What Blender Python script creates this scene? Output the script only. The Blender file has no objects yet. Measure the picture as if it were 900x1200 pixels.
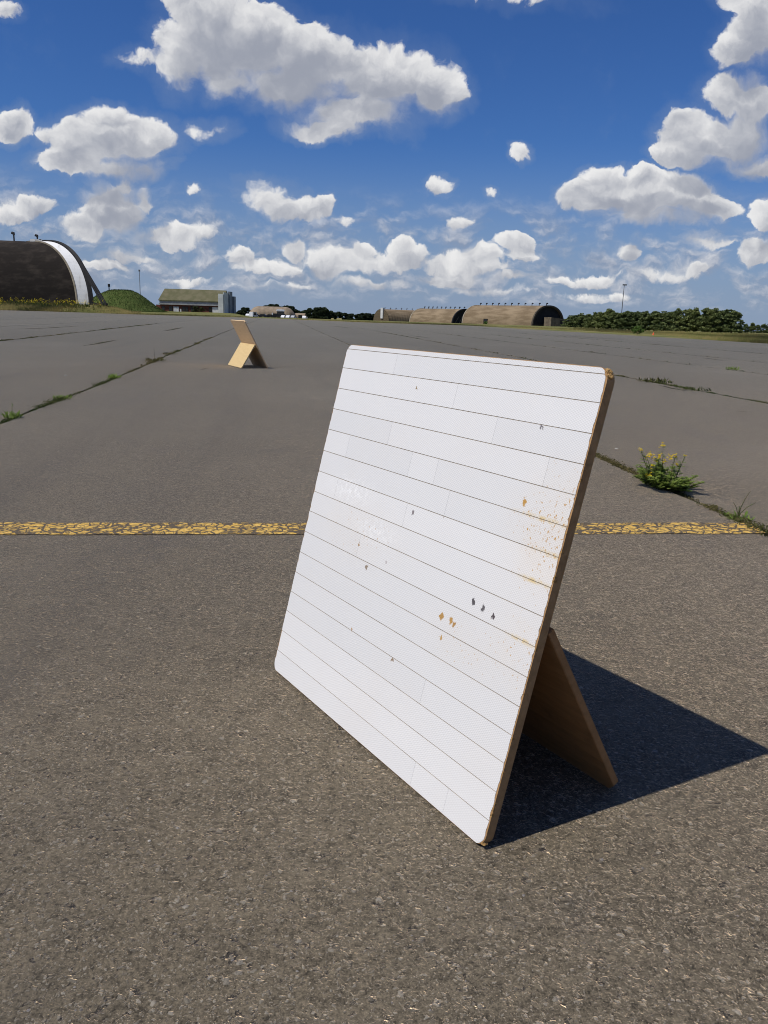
import bpy, bmesh, math, random
import numpy as np
from mathutils import Vector, Matrix

SC = bpy.context.scene
COL = SC.collection
R = math.radians

# ------------------------------------------------------------------ camera
F_PX, PITCH, ROLL, CAM_H = 949.42, 0.237045, 0.031272, 1.05908     # focal length in 1/1200 of the frame height
_f = np.array([0, math.cos(PITCH), -math.sin(PITCH)])
_r = np.array([1.0, 0, 0]); _d = np.cross(_f, _r)
_c, _s = math.cos(ROLL), math.sin(ROLL)
C_R, C_D, C_F = _c * _r - _s * _d, _s * _r + _c * _d, _f
cam = bpy.data.cameras.new('camera')
cam_o = bpy.data.objects.new('camera', cam); COL.objects.link(cam_o)
cam.sensor_fit = 'VERTICAL'; cam.sensor_height = 24.0; cam.lens = F_PX / 1200 * 24.0
cam.clip_start = 0.05; cam.clip_end = 9000
M4 = Matrix.Identity(4)
for i in range(3):
    M4[i][0], M4[i][1], M4[i][2] = C_R[i], -C_D[i], -C_F[i]
M4[2][3] = CAM_H
cam_o.matrix_world = M4
SC.camera = cam_o

def at(px, py, Y):
    """world point at distance Y that the photograph shows at (px, py)"""
    d = C_R * (px - 450) / F_PX + C_D * (py - 600) / F_PX + C_F
    return np.array([0, 0, CAM_H]) + d * (Y / d[1])

# ------------------------------------------------------------------ sun, sky, exposure
SUN_DIR = np.array([-0.4957, -0.2542, 0.8305])
EL = math.asin(SUN_DIR[2]); AZ = math.atan2(SUN_DIR[0], SUN_DIR[1])
sun = bpy.data.lights.new('sun', 'SUN'); sun.energy = 4.0; sun.angle = R(0.5); sun.color = (1.0, 0.955, 0.89)
sun_o = bpy.data.objects.new('sun', sun); COL.objects.link(sun_o)
sun_o.rotation_euler = Vector(-SUN_DIR).to_track_quat('-Z', 'Y').to_euler()
sun_o.location = (-20, -10, 34)
SC.view_settings.view_transform = 'Standard'; SC.view_settings.look = 'None'
SC.view_settings.exposure = 0.0; SC.view_settings.gamma = 1.0
SC.view_settings.use_curve_mapping = False
SC.cycles.filter_width = 1.0; SC.cycles.max_bounces = 8; SC.cycles.diffuse_bounces = 4; SC.cycles.transparent_max_bounces = 16

class T:
    """small helper to write node trees"""
    def __init__(s, tree): s.t = tree
    def n(s, kind, **kw):
        o = s.t.nodes.new(kind)
        for k, v in kw.items(): setattr(o, k, v)
        return o
    def put(s, sock, v):
        if v is None: return
        if isinstance(v, bpy.types.NodeSocket): s.t.links.new(v, sock)
        else: sock.default_value = v
    def m(s, op, a, b=None, c=None, clamp=False):
        o = s.n('ShaderNodeMath', operation=op, use_clamp=clamp)
        for i, v in enumerate((a, b, c)): s.put(o.inputs[i], v)
        return o.outputs[0]
    def v(s, op, a, b=None, c=None):
        o = s.n('ShaderNodeVectorMath', operation=op)
        for i, q in enumerate((a, b, c)):
            if q is not None: s.put(o.inputs[i], q)
        return o.outputs['Value'] if op in ('DOT_PRODUCT', 'LENGTH', 'DISTANCE') else o.outputs[0]
    def sc(s, a, k):
        o = s.n('ShaderNodeVectorMath', operation='SCALE'); s.put(o.inputs[0], a); s.put(o.inputs[3], k); return o.outputs[0]
    def noise(s, vec, scale, detail=2, rough=.5, dist=0, color=False, lac=2.0):
        o = s.n('ShaderNodeTexNoise'); s.put(o.inputs['Vector'], vec)
        s.put(o.inputs['Scale'], scale); o.inputs['Detail'].default_value = detail
        o.inputs['Roughness'].default_value = rough; o.inputs['Distortion'].default_value = dist
        o.inputs['Lacunarity'].default_value = lac
        return o.outputs['Color'] if color else o.outputs['Fac']
    def vor(s, vec, scale, feature='F1', out='Distance', rand=1.0, detail=0.0):
        o = s.n('ShaderNodeTexVoronoi', feature=feature); s.put(o.inputs['Vector'], vec)
        s.put(o.inputs['Scale'], scale); o.inputs['Randomness'].default_value = rand
        if 'Detail' in o.inputs and detail: o.inputs['Detail'].default_value = detail
        if detail: o.normalize = True
        return o.outputs[out]
    def ss(s, x, a, b, lo=0.0, hi=1.0):
        o = s.n('ShaderNodeMapRange', interpolation_type='SMOOTHSTEP'); s.put(o.inputs[0], x)
        for i, q in enumerate((a, b, lo, hi)): s.put(o.inputs[i + 1], q)
        return o.outputs[0]
    def lin(s, x, a, b, lo=0.0, hi=1.0):
        o = s.n('ShaderNodeMapRange'); s.put(o.inputs[0], x)
        for i, q in enumerate((a, b, lo, hi)): s.put(o.inputs[i + 1], q)
        return o.outputs[0]
    def mix(s, f, a, b, bt='MIX'):
        o = s.n('ShaderNodeMix', data_type='RGBA', blend_type=bt)
        s.put(o.inputs[0], f); s.put(o.inputs[6], a if isinstance(a, bpy.types.NodeSocket) else (*a[:3], 1))
        s.put(o.inputs[7], b if isinstance(b, bpy.types.NodeSocket) else (*b[:3], 1)); return o.outputs[2]
    def xyz(s, v):
        o = s.n('ShaderNodeSeparateXYZ'); s.put(o.inputs[0], v); return o.outputs
    def comb(s, x=0.0, y=0.0, z=0.0):
        o = s.n('ShaderNodeCombineXYZ')
        for i, q in enumerate((x, y, z)): s.put(o.inputs[i], q)
        return o.outputs[0]
    def bump(s, h, strength=.5, dist=.01, normal=None):
        o = s.n('ShaderNodeBump'); o.inputs['Strength'].default_value = strength; o.inputs['Distance'].default_value = dist
        s.put(o.inputs['Height'], h)
        if normal is not None: s.put(o.inputs['Normal'], normal)
        return o.outputs[0]

# clouds: direction table (u = x/y, v = z/y of the view direction, half sizes, weight)
CLOUDS = [(-0.206,0.301,0.0589,0.0496,1.00),(-0.240,0.285,0.0382,0.0431,0.80),(-0.159,0.292,0.0714,0.0473,1.00),(-0.092,0.277,0.0717,0.0416,1.00),(-0.015,0.260,0.0719,0.0402,1.00),(0.045,0.250,0.0384,0.0299,1.00),(-0.077,0.206,0.0535,0.0135,0.70),(-0.043,0.224,0.0678,0.0267,0.90),(-0.227,0.326,0.0397,0.0304,0.90),(-0.196,0.261,0.0432,0.0245,0.70),(-0.121,0.254,0.0769,0.0307,0.90),(-0.326,0.188,0.0832,0.0290,1.00),(-0.372,0.162,0.0493,0.0184,1.00),(-0.327,0.158,0.0740,0.0147,0.90),(-0.272,0.194,0.0293,0.0217,0.80),(-0.330,0.210,0.0370,0.0161,0.80),(-0.268,0.165,0.0246,0.0073,0.40),(-0.438,0.203,0.0254,0.0198,0.80),(-0.324,0.115,0.0459,0.0357,1.10),(-0.313,0.143,0.0178,0.0185,0.80),(-0.356,0.095,0.0341,0.0190,0.90),(-0.287,0.125,0.0139,0.0187,0.70),(-0.266,0.087,0.0482,0.0133,0.75),(-0.256,0.079,0.0322,0.0096,0.60),(-0.312,0.060,0.0556,0.0087,0.45),(-0.353,0.047,0.0456,0.0078,0.40),(-0.448,0.104,0.0220,0.0132,0.70),(-0.429,0.114,0.0339,0.0113,0.45),(-0.231,0.132,0.0109,0.0075,0.60),(-0.289,0.268,0.0230,0.0087,0.30),(-0.218,0.202,0.0214,0.0090,0.25),(-0.083,0.121,0.0169,0.0159,1.00),(-0.110,0.114,0.0438,0.0151,0.70),(-0.058,0.104,0.0200,0.0085,0.40),(-0.140,0.131,0.0298,0.0187,0.30),(-0.178,0.066,0.0242,0.0144,0.90),(-0.110,0.075,0.0181,0.0125,0.90),(-0.149,0.053,0.0526,0.0116,0.70),(-0.072,0.061,0.0363,0.0193,0.50),(-0.019,0.063,0.0554,0.0193,0.60),(0.016,0.072,0.0282,0.0163,0.90),(-0.030,0.073,0.0221,0.0096,0.70),(0.082,0.062,0.0604,0.0154,0.60),(0.145,0.087,0.0280,0.0143,0.95),(0.153,0.074,0.0241,0.0096,0.70),(0.103,0.073,0.0362,0.0125,0.70),(0.062,0.046,0.0607,0.0107,0.60),(-0.009,0.038,0.0608,0.0088,0.50),(0.143,0.049,0.0404,0.0078,0.40),(0.050,0.153,0.0177,0.0101,0.70),(0.144,0.189,0.0137,0.0118,0.70),(0.106,0.141,0.0109,0.0065,0.35),(0.076,0.109,0.0169,0.0113,0.80),(0.295,0.142,0.0986,0.0278,1.05),(0.236,0.141,0.0454,0.0232,1.00),(0.246,0.158,0.0314,0.0156,1.00),(0.285,0.163,0.0294,0.0138,1.00),(0.333,0.156,0.0413,0.0166,1.00),(0.367,0.135,0.0375,0.0168,0.90),(0.297,0.121,0.0714,0.0131,0.80),(0.365,0.210,0.0639,0.0341,1.10),(0.401,0.245,0.0384,0.0352,1.00),(0.329,0.188,0.0370,0.0154,1.00),(0.386,0.220,0.0425,0.0268,1.00),(0.401,0.316,0.0415,0.0356,1.00),(0.379,0.300,0.0303,0.0240,1.00),(0.370,0.253,0.0364,0.0263,1.10),(0.416,0.185,0.0390,0.0127,0.80),(0.390,0.350,0.0392,0.0217,1.00),(0.427,0.129,0.0178,0.0243,0.80),(0.426,0.085,0.0280,0.0172,0.70),(0.278,0.082,0.0200,0.0115,0.65),(0.322,0.095,0.0598,0.0095,0.40),(0.362,0.063,0.0201,0.0087,0.60),(0.234,0.052,0.0262,0.0087,0.60),(0.199,0.048,0.0242,0.0078,0.50),(0.375,0.096,0.0419,0.0123,0.40),(0.314,0.059,0.0403,0.0077,0.30),(0.128,0.347,0.0393,0.0067,0.10),(-0.435,0.323,0.0189,0.0101,0.60),(-0.140,0.031,0.0712,0.0069,0.30),(0.246,0.033,0.0709,0.0059,0.30),(0.103,0.034,0.0609,0.0059,0.35),(-0.242,0.038,0.0406,0.0068,0.30)]
fg = bpy.data.node_groups.new('cloud_field', 'ShaderNodeTree')
fg.interface.new_socket('P', in_out='INPUT', socket_type='NodeSocketVector')
fg.interface.new_socket('F', in_out='OUTPUT', socket_type='NodeSocketFloat')
g = T(fg); gi = g.n('NodeGroupInput'); go = g.n('NodeGroupOutput')
acc = None
for (u, v_, rx, ry, w) in CLOUDS:
    q = g.v('MULTIPLY_ADD', gi.outputs[0], (1 / rx, 1 / ry, 0), (-u / rx, -v_ / ry, 0))
    e = g.m('MULTIPLY_ADD', g.v('DOT_PRODUCT', q, q), -w, w)
    acc = e if acc is None else g.m('SMOOTH_MAX', acc, e, 0.12)
g.put(go.inputs[0], g.m('MAXIMUM', acc, -1.0))

world = bpy.data.worlds.new('World'); SC.world = world; world.use_nodes = True
world.cycles.sampling_method = 'MANUAL'; world.cycles.sample_map_resolution = 512
w = T(world.node_tree); w.t.nodes.clear()
out = w.n('ShaderNodeOutputWorld')
sky = w.n('ShaderNodeTexSky', sky_type='NISHITA', sun_disc=False)
sky.sun_elevation = EL; sky.sun_rotation = AZ; sky.altitude = 50; sky.air_density = 1.0; sky.dust_density = 0.1; sky.ozone_density = 4.0
skyc = w.n('ShaderNodeHueSaturation'); skyc.inputs['Saturation'].default_value = 1.12
w.put(skyc.inputs['Color'], sky.outputs[0])
bg1 = w.n('ShaderNodeBackground'); w.put(bg1.inputs[0], w.mix(1.0, skyc.outputs[0], (.50, .72, 1.12), 'MULTIPLY')); bg1.inputs[1].default_value = 0.07
dirv = w.n('ShaderNodeTexCoord').outputs['Generated']
dx, dy, dz = w.xyz(dirv)
ys = w.m('MAXIMUM', dy, 0.15)
P = w.comb(w.m('DIVIDE', dx, ys), w.m('DIVIDE', dz, ys), 0.0)
wr = w.noise(P, 11, 4, .6, color=True)
P = w.v('ADD', P, w.sc(w.v('SUBTRACT', wr, (.5, .5, .5)), 0.045))
wr_n = w.noise(P, 9, 5, .6)
wr2 = w.noise(P, 48, 5, .65, color=True)
P = w.v('ADD', P, w.sc(w.v('SUBTRACT', wr2, (.5, .5, .5)), 0.015))
def detail(p):
    nn = w.noise(p, 15, 11, .63)
    pf = w.vor(p, 22); pf2 = w.vor(p, 58)
    puff = w.m('ADD', w.m('MULTIPLY', w.m('SUBTRACT', .42, pf), .50), w.m('MULTIPLY', w.m('SUBTRACT', .42, pf2), .26))
    return w.m('ADD', w.m('MULTIPLY', w.m('SUBTRACT', nn, .485), 2.0), puff)
def field(p):
    o = w.n('ShaderNodeGroup'); o.node_tree = fg; w.put(o.inputs[0], p); return o.outputs[0]
F0, D0 = field(P), detail(P)
Lv = (-0.42, 0.9, 0.0)
P1 = w.v('ADD', P, (Lv[0] * .006, Lv[1] * .006, 0)); P2 = w.v('ADD', P, (Lv[0] * .032, Lv[1] * .032, 0))
D1, F2 = detail(P1), field(P2)
F1 = field(P1)
H0 = w.m('ADD', F0, D0); H1 = w.m('ADD', F1, D1)
# low rows of small clouds towards the horizon, everywhere round
low = w.noise(w.v('MULTIPLY', P, (1, 2.6, 1)), 9, 8, .6)
veil_v = w.m('MULTIPLY', w.ss(dz, 0.17, 0.04), w.ss(dz, -0.01, 0.01))
grad = w.m('SUBTRACT', H0, H1)
soft = w.m('MULTIPLY', w.ss(w.m('SUBTRACT', F0, F2), -.34, .18, .92, .24), w.ss(w.noise(P, 5, 2), .36, .62, .75, 1.35))
alpha = w.ss(H0, -.05, soft)
lit = w.m('ADD', w.m('MULTIPLY', grad, .80), .50, clamp=True)
# broad billows inside a cloud, each with its own lit side
def billow(p): return w.m('ADD', w.noise(p, 13, 3, .55), w.m('MULTIPLY', w.m('SUBTRACT', .45, w.vor(p, 16)), .55))
bil = w.m('MULTIPLY', w.m('SUBTRACT', billow(P), billow(w.v('ADD', P, (Lv[0] * .014, Lv[1] * .014, 0)))), 1.25)
shade = w.ss(w.m('ADD', F2, w.m('MULTIPLY', w.m('SUBTRACT', wr_n, .5), 1.1)), -0.12, 0.80, 1.0, 0.30)
edge_ = w.ss(H0, .9, .1)
bright = w.m('ADD', w.m('MULTIPLY_ADD', w.m('MULTIPLY', lit, shade), .92, w.m('MULTIPLY', edge_, .24)), bil)
bright = w.m('ADD', bright, w.m('MULTIPLY', w.m('SUBTRACT', w.noise(P, 42, 6, .65), .5), .55))
bright = w.ss(bright, -.08, 1.20)
ccol = w.mix(bright, (.36, .385, .455), (.93, .925, .92))
# beyond the hand-placed part of the sky: the same kind of clouds, spread over a flat layer
gp = w.v('DIVIDE', dirv, w.comb(*(w.m('ADD', w.m('MAXIMUM', dz, 0.0), .12),) * 3))
gn = w.noise(gp, 1.6, 8, .55); gn2 = w.noise(w.v('ADD', gp, (-.06, -.03, 0)), 1.6, 8, .55)
ga = w.m('MULTIPLY', w.ss(gn, .53, .66), w.ss(dz, 0.0, .04))
gl = w.mix(w.m('MULTIPLY_ADD', w.m('SUBTRACT', gn, gn2), 4.0, .55, clamp=True), (.36, .40, .48), (.93, .93, .94))
u_abs = w.m('ABSOLUTE', w.m('DIVIDE', dx, ys))
front = w.m('MULTIPLY', w.ss(u_abs, .72, .55), w.m('MULTIPLY', w.ss(dy, .2, .4), w.ss(w.m('DIVIDE', dz, ys), .52, .42)))
alpha_f = w.m('MULTIPLY', alpha, w.ss(dz, 0.0, .03))
A = w.m('ADD', w.m('MULTIPLY', alpha_f, front), w.m('MULTIPLY', ga, w.m('SUBTRACT', 1.0, front)))
CC = w.mix(front, gl, ccol)
halo = w.m('MULTIPLY', w.m('MULTIPLY', w.ss(H0, -1.0, .2), w.ss(dz, .30, .10, .14, .46)), front)
veil = w.m('MAXIMUM', w.m('MULTIPLY', veil_v, w.ss(low, .36, .68, .30, .75)), w.ss(dz, .20, .0, 0, .85))
veil = w.m('MAXIMUM', veil, halo)
lowc = w.v('MULTIPLY', P, (1, 1.9, 1))
lf = w.m('ADD', w.noise(lowc, 19, 7, .56), w.m('MULTIPLY', w.m('SUBTRACT', .4, w.vor(lowc, 34)), .16))
lf2 = w.m('ADD', w.noise(w.v('ADD', lowc, (-.0035, .008, 0)), 19, 7, .56), 0.0)
la = w.m('MULTIPLY', w.ss(lf, .36, .68), w.m('MULTIPLY', w.ss(dz, .012, .03), w.ss(dz, .15, .08)))
lcol = w.mix(w.m('MULTIPLY_ADD', w.m('SUBTRACT', lf, lf2), 4.5, .35, clamp=True), (.31, .36, .47), (.74, .75, .79))
la = w.m('MULTIPLY', la, .82)
bgv = w.n('ShaderNodeBackground'); w.put(bgv.inputs[0], (.245, .315, .455, 1)); bgv.inputs[1].default_value = 1.0
bgc = w.n('ShaderNodeBackground'); w.put(bgc.inputs[0], CC); bgc.inputs[1].default_value = 0.92
m1 = w.n('ShaderNodeMixShader'); w.put(m1.inputs[0], veil); w.t.links.new(bg1.outputs[0], m1.inputs[1]); w.t.links.new(bgv.outputs[0], m1.inputs[2])
bgl = w.n('ShaderNodeBackground'); w.put(bgl.inputs[0], lcol); bgl.inputs[1].default_value = 0.9
m15 = w.n('ShaderNodeMixShader'); w.put(m15.inputs[0], la); w.t.links.new(m1.outputs[0], m15.inputs[1]); w.t.links.new(bgl.outputs[0], m15.inputs[2])
m2 = w.n('ShaderNodeMixShader'); w.put(m2.inputs[0], w.m('MULTIPLY', A, .97)); w.t.links.new(m15.outputs[0], m2.inputs[1]); w.t.links.new(bgc.outputs[0], m2.inputs[2])
w.t.links.new(m2.outputs[0], out.inputs[0])

# ------------------------------------------------------------------ helpers
rng = np.random.default_rng(7); random.seed(7)

def mat(name, base, rough=.8, spec=.3, translucent=0.0, build=None, metallic=0.0):
    m_ = bpy.data.materials.new(name); m_.use_nodes = True
    t = T(m_.node_tree); b = t.t.nodes['Principled BSDF']
    b.inputs['Base Color'].default_value = (*base, 1); b.inputs['Roughness'].default_value = rough
    b.inputs['Specular IOR Level'].default_value = spec; b.inputs['Metallic'].default_value = metallic
    if build: build(t, b)
    if translucent:
        tr = t.n('ShaderNodeBsdfTranslucent'); mx = t.n('ShaderNodeMixShader'); mx.inputs[0].default_value = translucent
        col = b.inputs['Base Color']
        if col.is_linked: t.t.links.new(col.links[0].from_socket, tr.inputs[0])
        else: tr.inputs[0].default_value = (*base, 1)
        o = t.t.nodes['Material Output']
        t.t.links.new(b.outputs[0], mx.inputs[1]); t.t.links.new(tr.outputs[0], mx.inputs[2]); t.t.links.new(mx.outputs[0], o.inputs[0])
    return m_

def pos(t): return t.n('ShaderNodeNewGeometry').outputs['Position']
def objc(t): return t.n('ShaderNodeTexCoord').outputs['Object']
def rnd(t): return t.n('ShaderNodeObjectInfo').outputs['Random']
def isl(t): return t.n('ShaderNodeNewGeometry').outputs['Random Per Island']

def noisy(c1, c2, scale=2.0, detail=5, coord=objc, rough=.8, spec=.3, bump=0.0, bscale=40, stretch=None, tl=0.0, island=0.0, name='mat', thr=(.35, .65)):
    def bd(t, b):
        v = coord(t)
        if stretch: v = t.v('MULTIPLY', v, stretch)
        f = t.ss(t.noise(v, scale, detail, .6), *thr)
        if island:
            f = t.m('ADD', f, t.m('MULTIPLY', t.m('SUBTRACT', isl(t), .5), island), clamp=True)
        t.put(b.inputs['Base Color'], t.mix(f, c1, c2))
        if bump: t.put(b.inputs['Normal'], t.bump(t.noise(v, bscale, 4, .6), bump, .01))
    return mat(name, c1, rough, spec, tl, bd)

def link(name, me, parent=None, m=None, loc=(0, 0, 0), rot=(0, 0, 0)):
    o = bpy.data.objects.new(name, me); COL.objects.link(o)
    if m is not None: me.materials.append(m)
    o.parent = parent; o.location = loc; o.rotation_euler = rot
    return o

def empty(name, loc=(0, 0, 0), rz=0.0):
    o = bpy.data.objects.new(name, None); COL.objects.link(o)
    o.location = [float(q) for q in loc]; o.rotation_euler = (0, 0, rz); o.empty_display_size = .2
    return o

def tag(o, label=None, cat=None, group=None, kind=None):
    if label: o['label'] = label
    if cat: o['category'] = cat
    if group: o['group'] = group
    if kind: o['kind'] = kind
    return o

def mesh(name, V, F, smooth=False):
    me = bpy.data.meshes.new(name)
    me.from_pydata([tuple(map(float, p)) for p in V], [], [list(map(int, f)) for f in F]); me.update()
    if smooth: me.polygons.foreach_set('use_smooth', [True] * len(me.polygons))
    return me

def faces_mesh(name, A, smooth=False):
    """A: (n, k, 3) separate polygons of k corners"""
    n, k = A.shape[:2]
    me = bpy.data.meshes.new(name)
    me.vertices.add(n * k); me.vertices.foreach_set('co', A.astype(np.float32).ravel())
    me.loops.add(n * k); me.loops.foreach_set('vertex_index', np.arange(n * k, dtype=np.int32))
    me.polygons.add(n); me.polygons.foreach_set('loop_start', np.arange(0, n * k, k, dtype=np.int32))
    me.update(calc_edges=True); me.validate()
    return me

class MB:
    """collects simple solids into one mesh"""
    def __init__(s): s.V = []; s.F = []
    def add(s, V, F):
        b = len(s.V); s.V += [tuple(map(float, v)) for v in V]; s.F += [[b + i for i in f] for f in F]; return s
    def box(s, lo, hi):
        (a, b, c), (d, e, f) = lo, hi
        return s.add([(a, b, c), (d, b, c), (d, e, c), (a, e, c), (a, b, f), (d, b, f), (d, e, f), (a, e, f)],
                     [(3, 2, 1, 0), (4, 5, 6, 7), (0, 1, 5, 4), (1, 2, 6, 5), (2, 3, 7, 6), (3, 0, 4, 7)])
    def tube(s, pts, rad, n=6, cap=True):
        pts = [np.array(p, float) for p in pts]
        rad = rad if hasattr(rad, '__len__') else [rad] * len(pts)
        base = []; V = []; F = []
        ref = None
        for i, p in enumerate(pts):
            d = pts[min(i + 1, len(pts) - 1)] - pts[max(i - 1, 0)]; d = d / (np.linalg.norm(d) + 1e-9)
            a = np.cross(d, (0.31, .95, .05) if ref is None else ref); a /= np.linalg.norm(a) + 1e-9
            b = np.cross(d, a); ref = -b if ref is None else ref
            for k in range(n):
                t = 2 * math.pi * k / n; V.append(p + rad[i] * (a * math.cos(t) + b * math.sin(t)))
        for i in range(len(pts) - 1):
            for k in range(n):
                F.append((i * n + k, i * n + (k + 1) % n, (i + 1) * n + (k + 1) % n, (i + 1) * n + k))
        if cap: F += [tuple(range(n))[::-1], tuple((len(pts) - 1) * n + k for k in range(n))]
        return s.add(V, F)
    def prism(s, poly, y0, y1):
        """poly in x,z extruded along y"""
        n = len(poly)
        V = [(x, y0, z) for x, z in poly] + [(x, y1, z) for x, z in poly]
        F = [tuple(range(n)), tuple(range(2 * n - 1, n - 1, -1))] + [(i, n + i, n + (i + 1) % n, (i + 1) % n) for i in range(n)]
        return s.add(V, F)
    def build(s, name, m, parent=None, loc=(0, 0, 0), rot=(0, 0, 0), smooth=False, fix=True, bevel=0):
        me = mesh(name, s.V, s.F, smooth)
        if fix:
            bm = bmesh.new(); bm.from_mesh(me); bmesh.ops.recalc_face_normals(bm, faces=bm.faces)
            if bevel: bmesh.ops.bevel(bm, geom=list(bm.edges), offset=bevel, segments=2, affect='EDGES')
            bm.to_mesh(me); bm.free()
        return link(name, me, parent, m, loc, rot)

def copy_tree(o, parent=None):
    c = o.copy(); COL.objects.link(c); c.parent = parent
    for ch in list(o.children): copy_tree(ch, c)
    return c

def sstep(x, a, b):
    t = np.clip((x - a) / (b - a), 0, 1); return t * t * (3 - 2 * t)

# value noise for geometry
_T = np.random.default_rng(3).random(4096)
def n1(x, seed=0):
    x = np.asarray(x, float) + seed * 37.7; i = np.floor(x).astype(int); f = x - i; f = f * f * (3 - 2 * f)
    return _T[i % 4096] * (1 - f) + _T[(i + 1) % 4096] * f - .5
def n2(x, y, seed=0):
    x = np.asarray(x, float); y = np.asarray(y, float)
    i = np.floor(x).astype(int); j = np.floor(y).astype(int); f = x - i; g_ = y - j
    f = f * f * (3 - 2 * f); g_ = g_ * g_ * (3 - 2 * g_)
    h = lambda a, b: _T[(a * 157 + b * 311 + seed * 97) % 4096]
    return (h(i, j) * (1 - f) + h(i + 1, j) * f) * (1 - g_) + (h(i, j + 1) * (1 - f) + h(i + 1, j + 1) * f) * g_ - .5

# ------------------------------------------------------------------ terrain
U_E = np.array([-9, -.9, -.469, -.407, -.325, -.289, -.166, -.115, -.028, .096, .229, .322, .394, .456, .8, 9])
Y_E = np.array([60, 108, 130, 134, 140, 145, 160, 150, 131, 133, 116, 92, 66, 60, 34, 20.])
def y_end(u): return np.interp(u, U_E, Y_E)
def z_apron(x, y):
    u = x / np.maximum(y, 20.)
    return .16 * sstep(-u, .22, .42) * sstep(y, 60, 128)
def z_land(x, y):
    x = np.asarray(x, float); y = np.asarray(y, float)
    yy = np.maximum(y, 20.); u = x / yy
    ye = y_end(u)
    left = np.interp(yy, [0, 100, 132, 146, 156, 212, 300, 650, 4000], [0, 0, .17, 1.32, 1.45, .8, .43, -2.2, -17])
    mid = np.interp(yy, [0, 150, 260, 400, 500, 650, 4000], [0, .0, -.45, -1.22, -1.7, -2.75, -17])
    right = np.interp(yy, [0, 70, 115, 250, 400, 500, 650, 4000], [0, 0, .0, -.92, -1.25, -1.7, -2.75, -17])
    left2 = np.interp(yy, [0, 140, 165, 212, 300, 650, 4000], [0, .04, .10, .35, .43, -2.2, -17])
    a0 = sstep(u, -.355, -.30); a = sstep(u, -.19, -.165); b = sstep(u, .16, .28)
    z = (left * (1 - a0) + left2 * a0) * (1 - a) + (mid * (1 - b) + right * b) * a
    ins = sstep(yy, ye - .5, ye + 2.5)
    return np.where(yy < ye + 2.5, (z_apron(x, yy) - .06) * (1 - ins) + z * ins, z)

def axis_grid(parts): 
    out = []
    for a, b, s in parts: out += list(np.arange(a, b, s))
    out.append(parts[-1][1]); return np.array(out)
gx = axis_grid([(-4000, -1000, 500), (-1000, -220, 60), (-220, 160, 2.5), (160, 1000, 60), (1000, 4000, 500)])
gy = axis_grid([(-400, 20, 30), (20, 210, 2.0), (210, 460, 5), (460, 1000, 40), (1000, 4000, 300)])
GX, GY = np.meshgrid(gx, gy); GZ = z_land(GX, GY)
GZ = GZ + np.where((GY > y_end(GX / np.maximum(GY, 20)) + 4) & (GY < 500), n2(GX / 7, GY / 7) * .10, 0)
nx, ny = len(gx), len(gy)
idx = np.arange(nx * ny).reshape(ny, nx)
F = np.stack([idx[:-1, :-1], idx[:-1, 1:], idx[1:, 1:], idx[1:, :-1]], -1).reshape(-1, 4)

def grass_ground(t, b):
    p = pos(t)
    f = t.ss(t.noise(p, .12, 5, .6), .38, .62); f2 = t.noise(p, 1.6, 5, .7)
    c = t.mix(f, (.12, .13, .038), (.23, .20, .075))
    c = t.mix(t.ss(f2, .45, .7), c, (.085, .10, .032))
    t.put(b.inputs['Base Color'], c)
    t.put(b.inputs['Normal'], t.bump(f2, .6, .15))
M_land = mat('grass_ground', (.1, .1, .04), .95, .1, 0, grass_ground)
tag(link('grass_field', mesh('grass_field', np.stack([GX, GY, GZ], -1).reshape(-1, 3), F, True), None, M_land), kind='structure')

# ------------------------------------------------------------------ apron: long paved bays with open joints
AX = -.135                               # the joints run towards (AX, 1)
JOINTS = [-62, -54.5, -47, -40, -33, -26.2, -19.6, -13.6, -8.25, -2.52, 2.63, 7.12, 11.5, 15.4, 20.6, 25.6, 30.6, 36, 42, 49, 56, 64]
def joint_x(t, y, w=0.0):                # centre line of a joint
    y = np.asarray(y, float)
    drift = -.0075 * np.clip(y - 8, 0, 40) * (abs(t + 2.52) < .1) - .022 * np.clip(y - 27, 0, 40) * (abs(t + 8.25) < .1)
    return t - (-AX) * y + drift + n1(y * .35, int(t * 7) % 50) * .06

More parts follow.
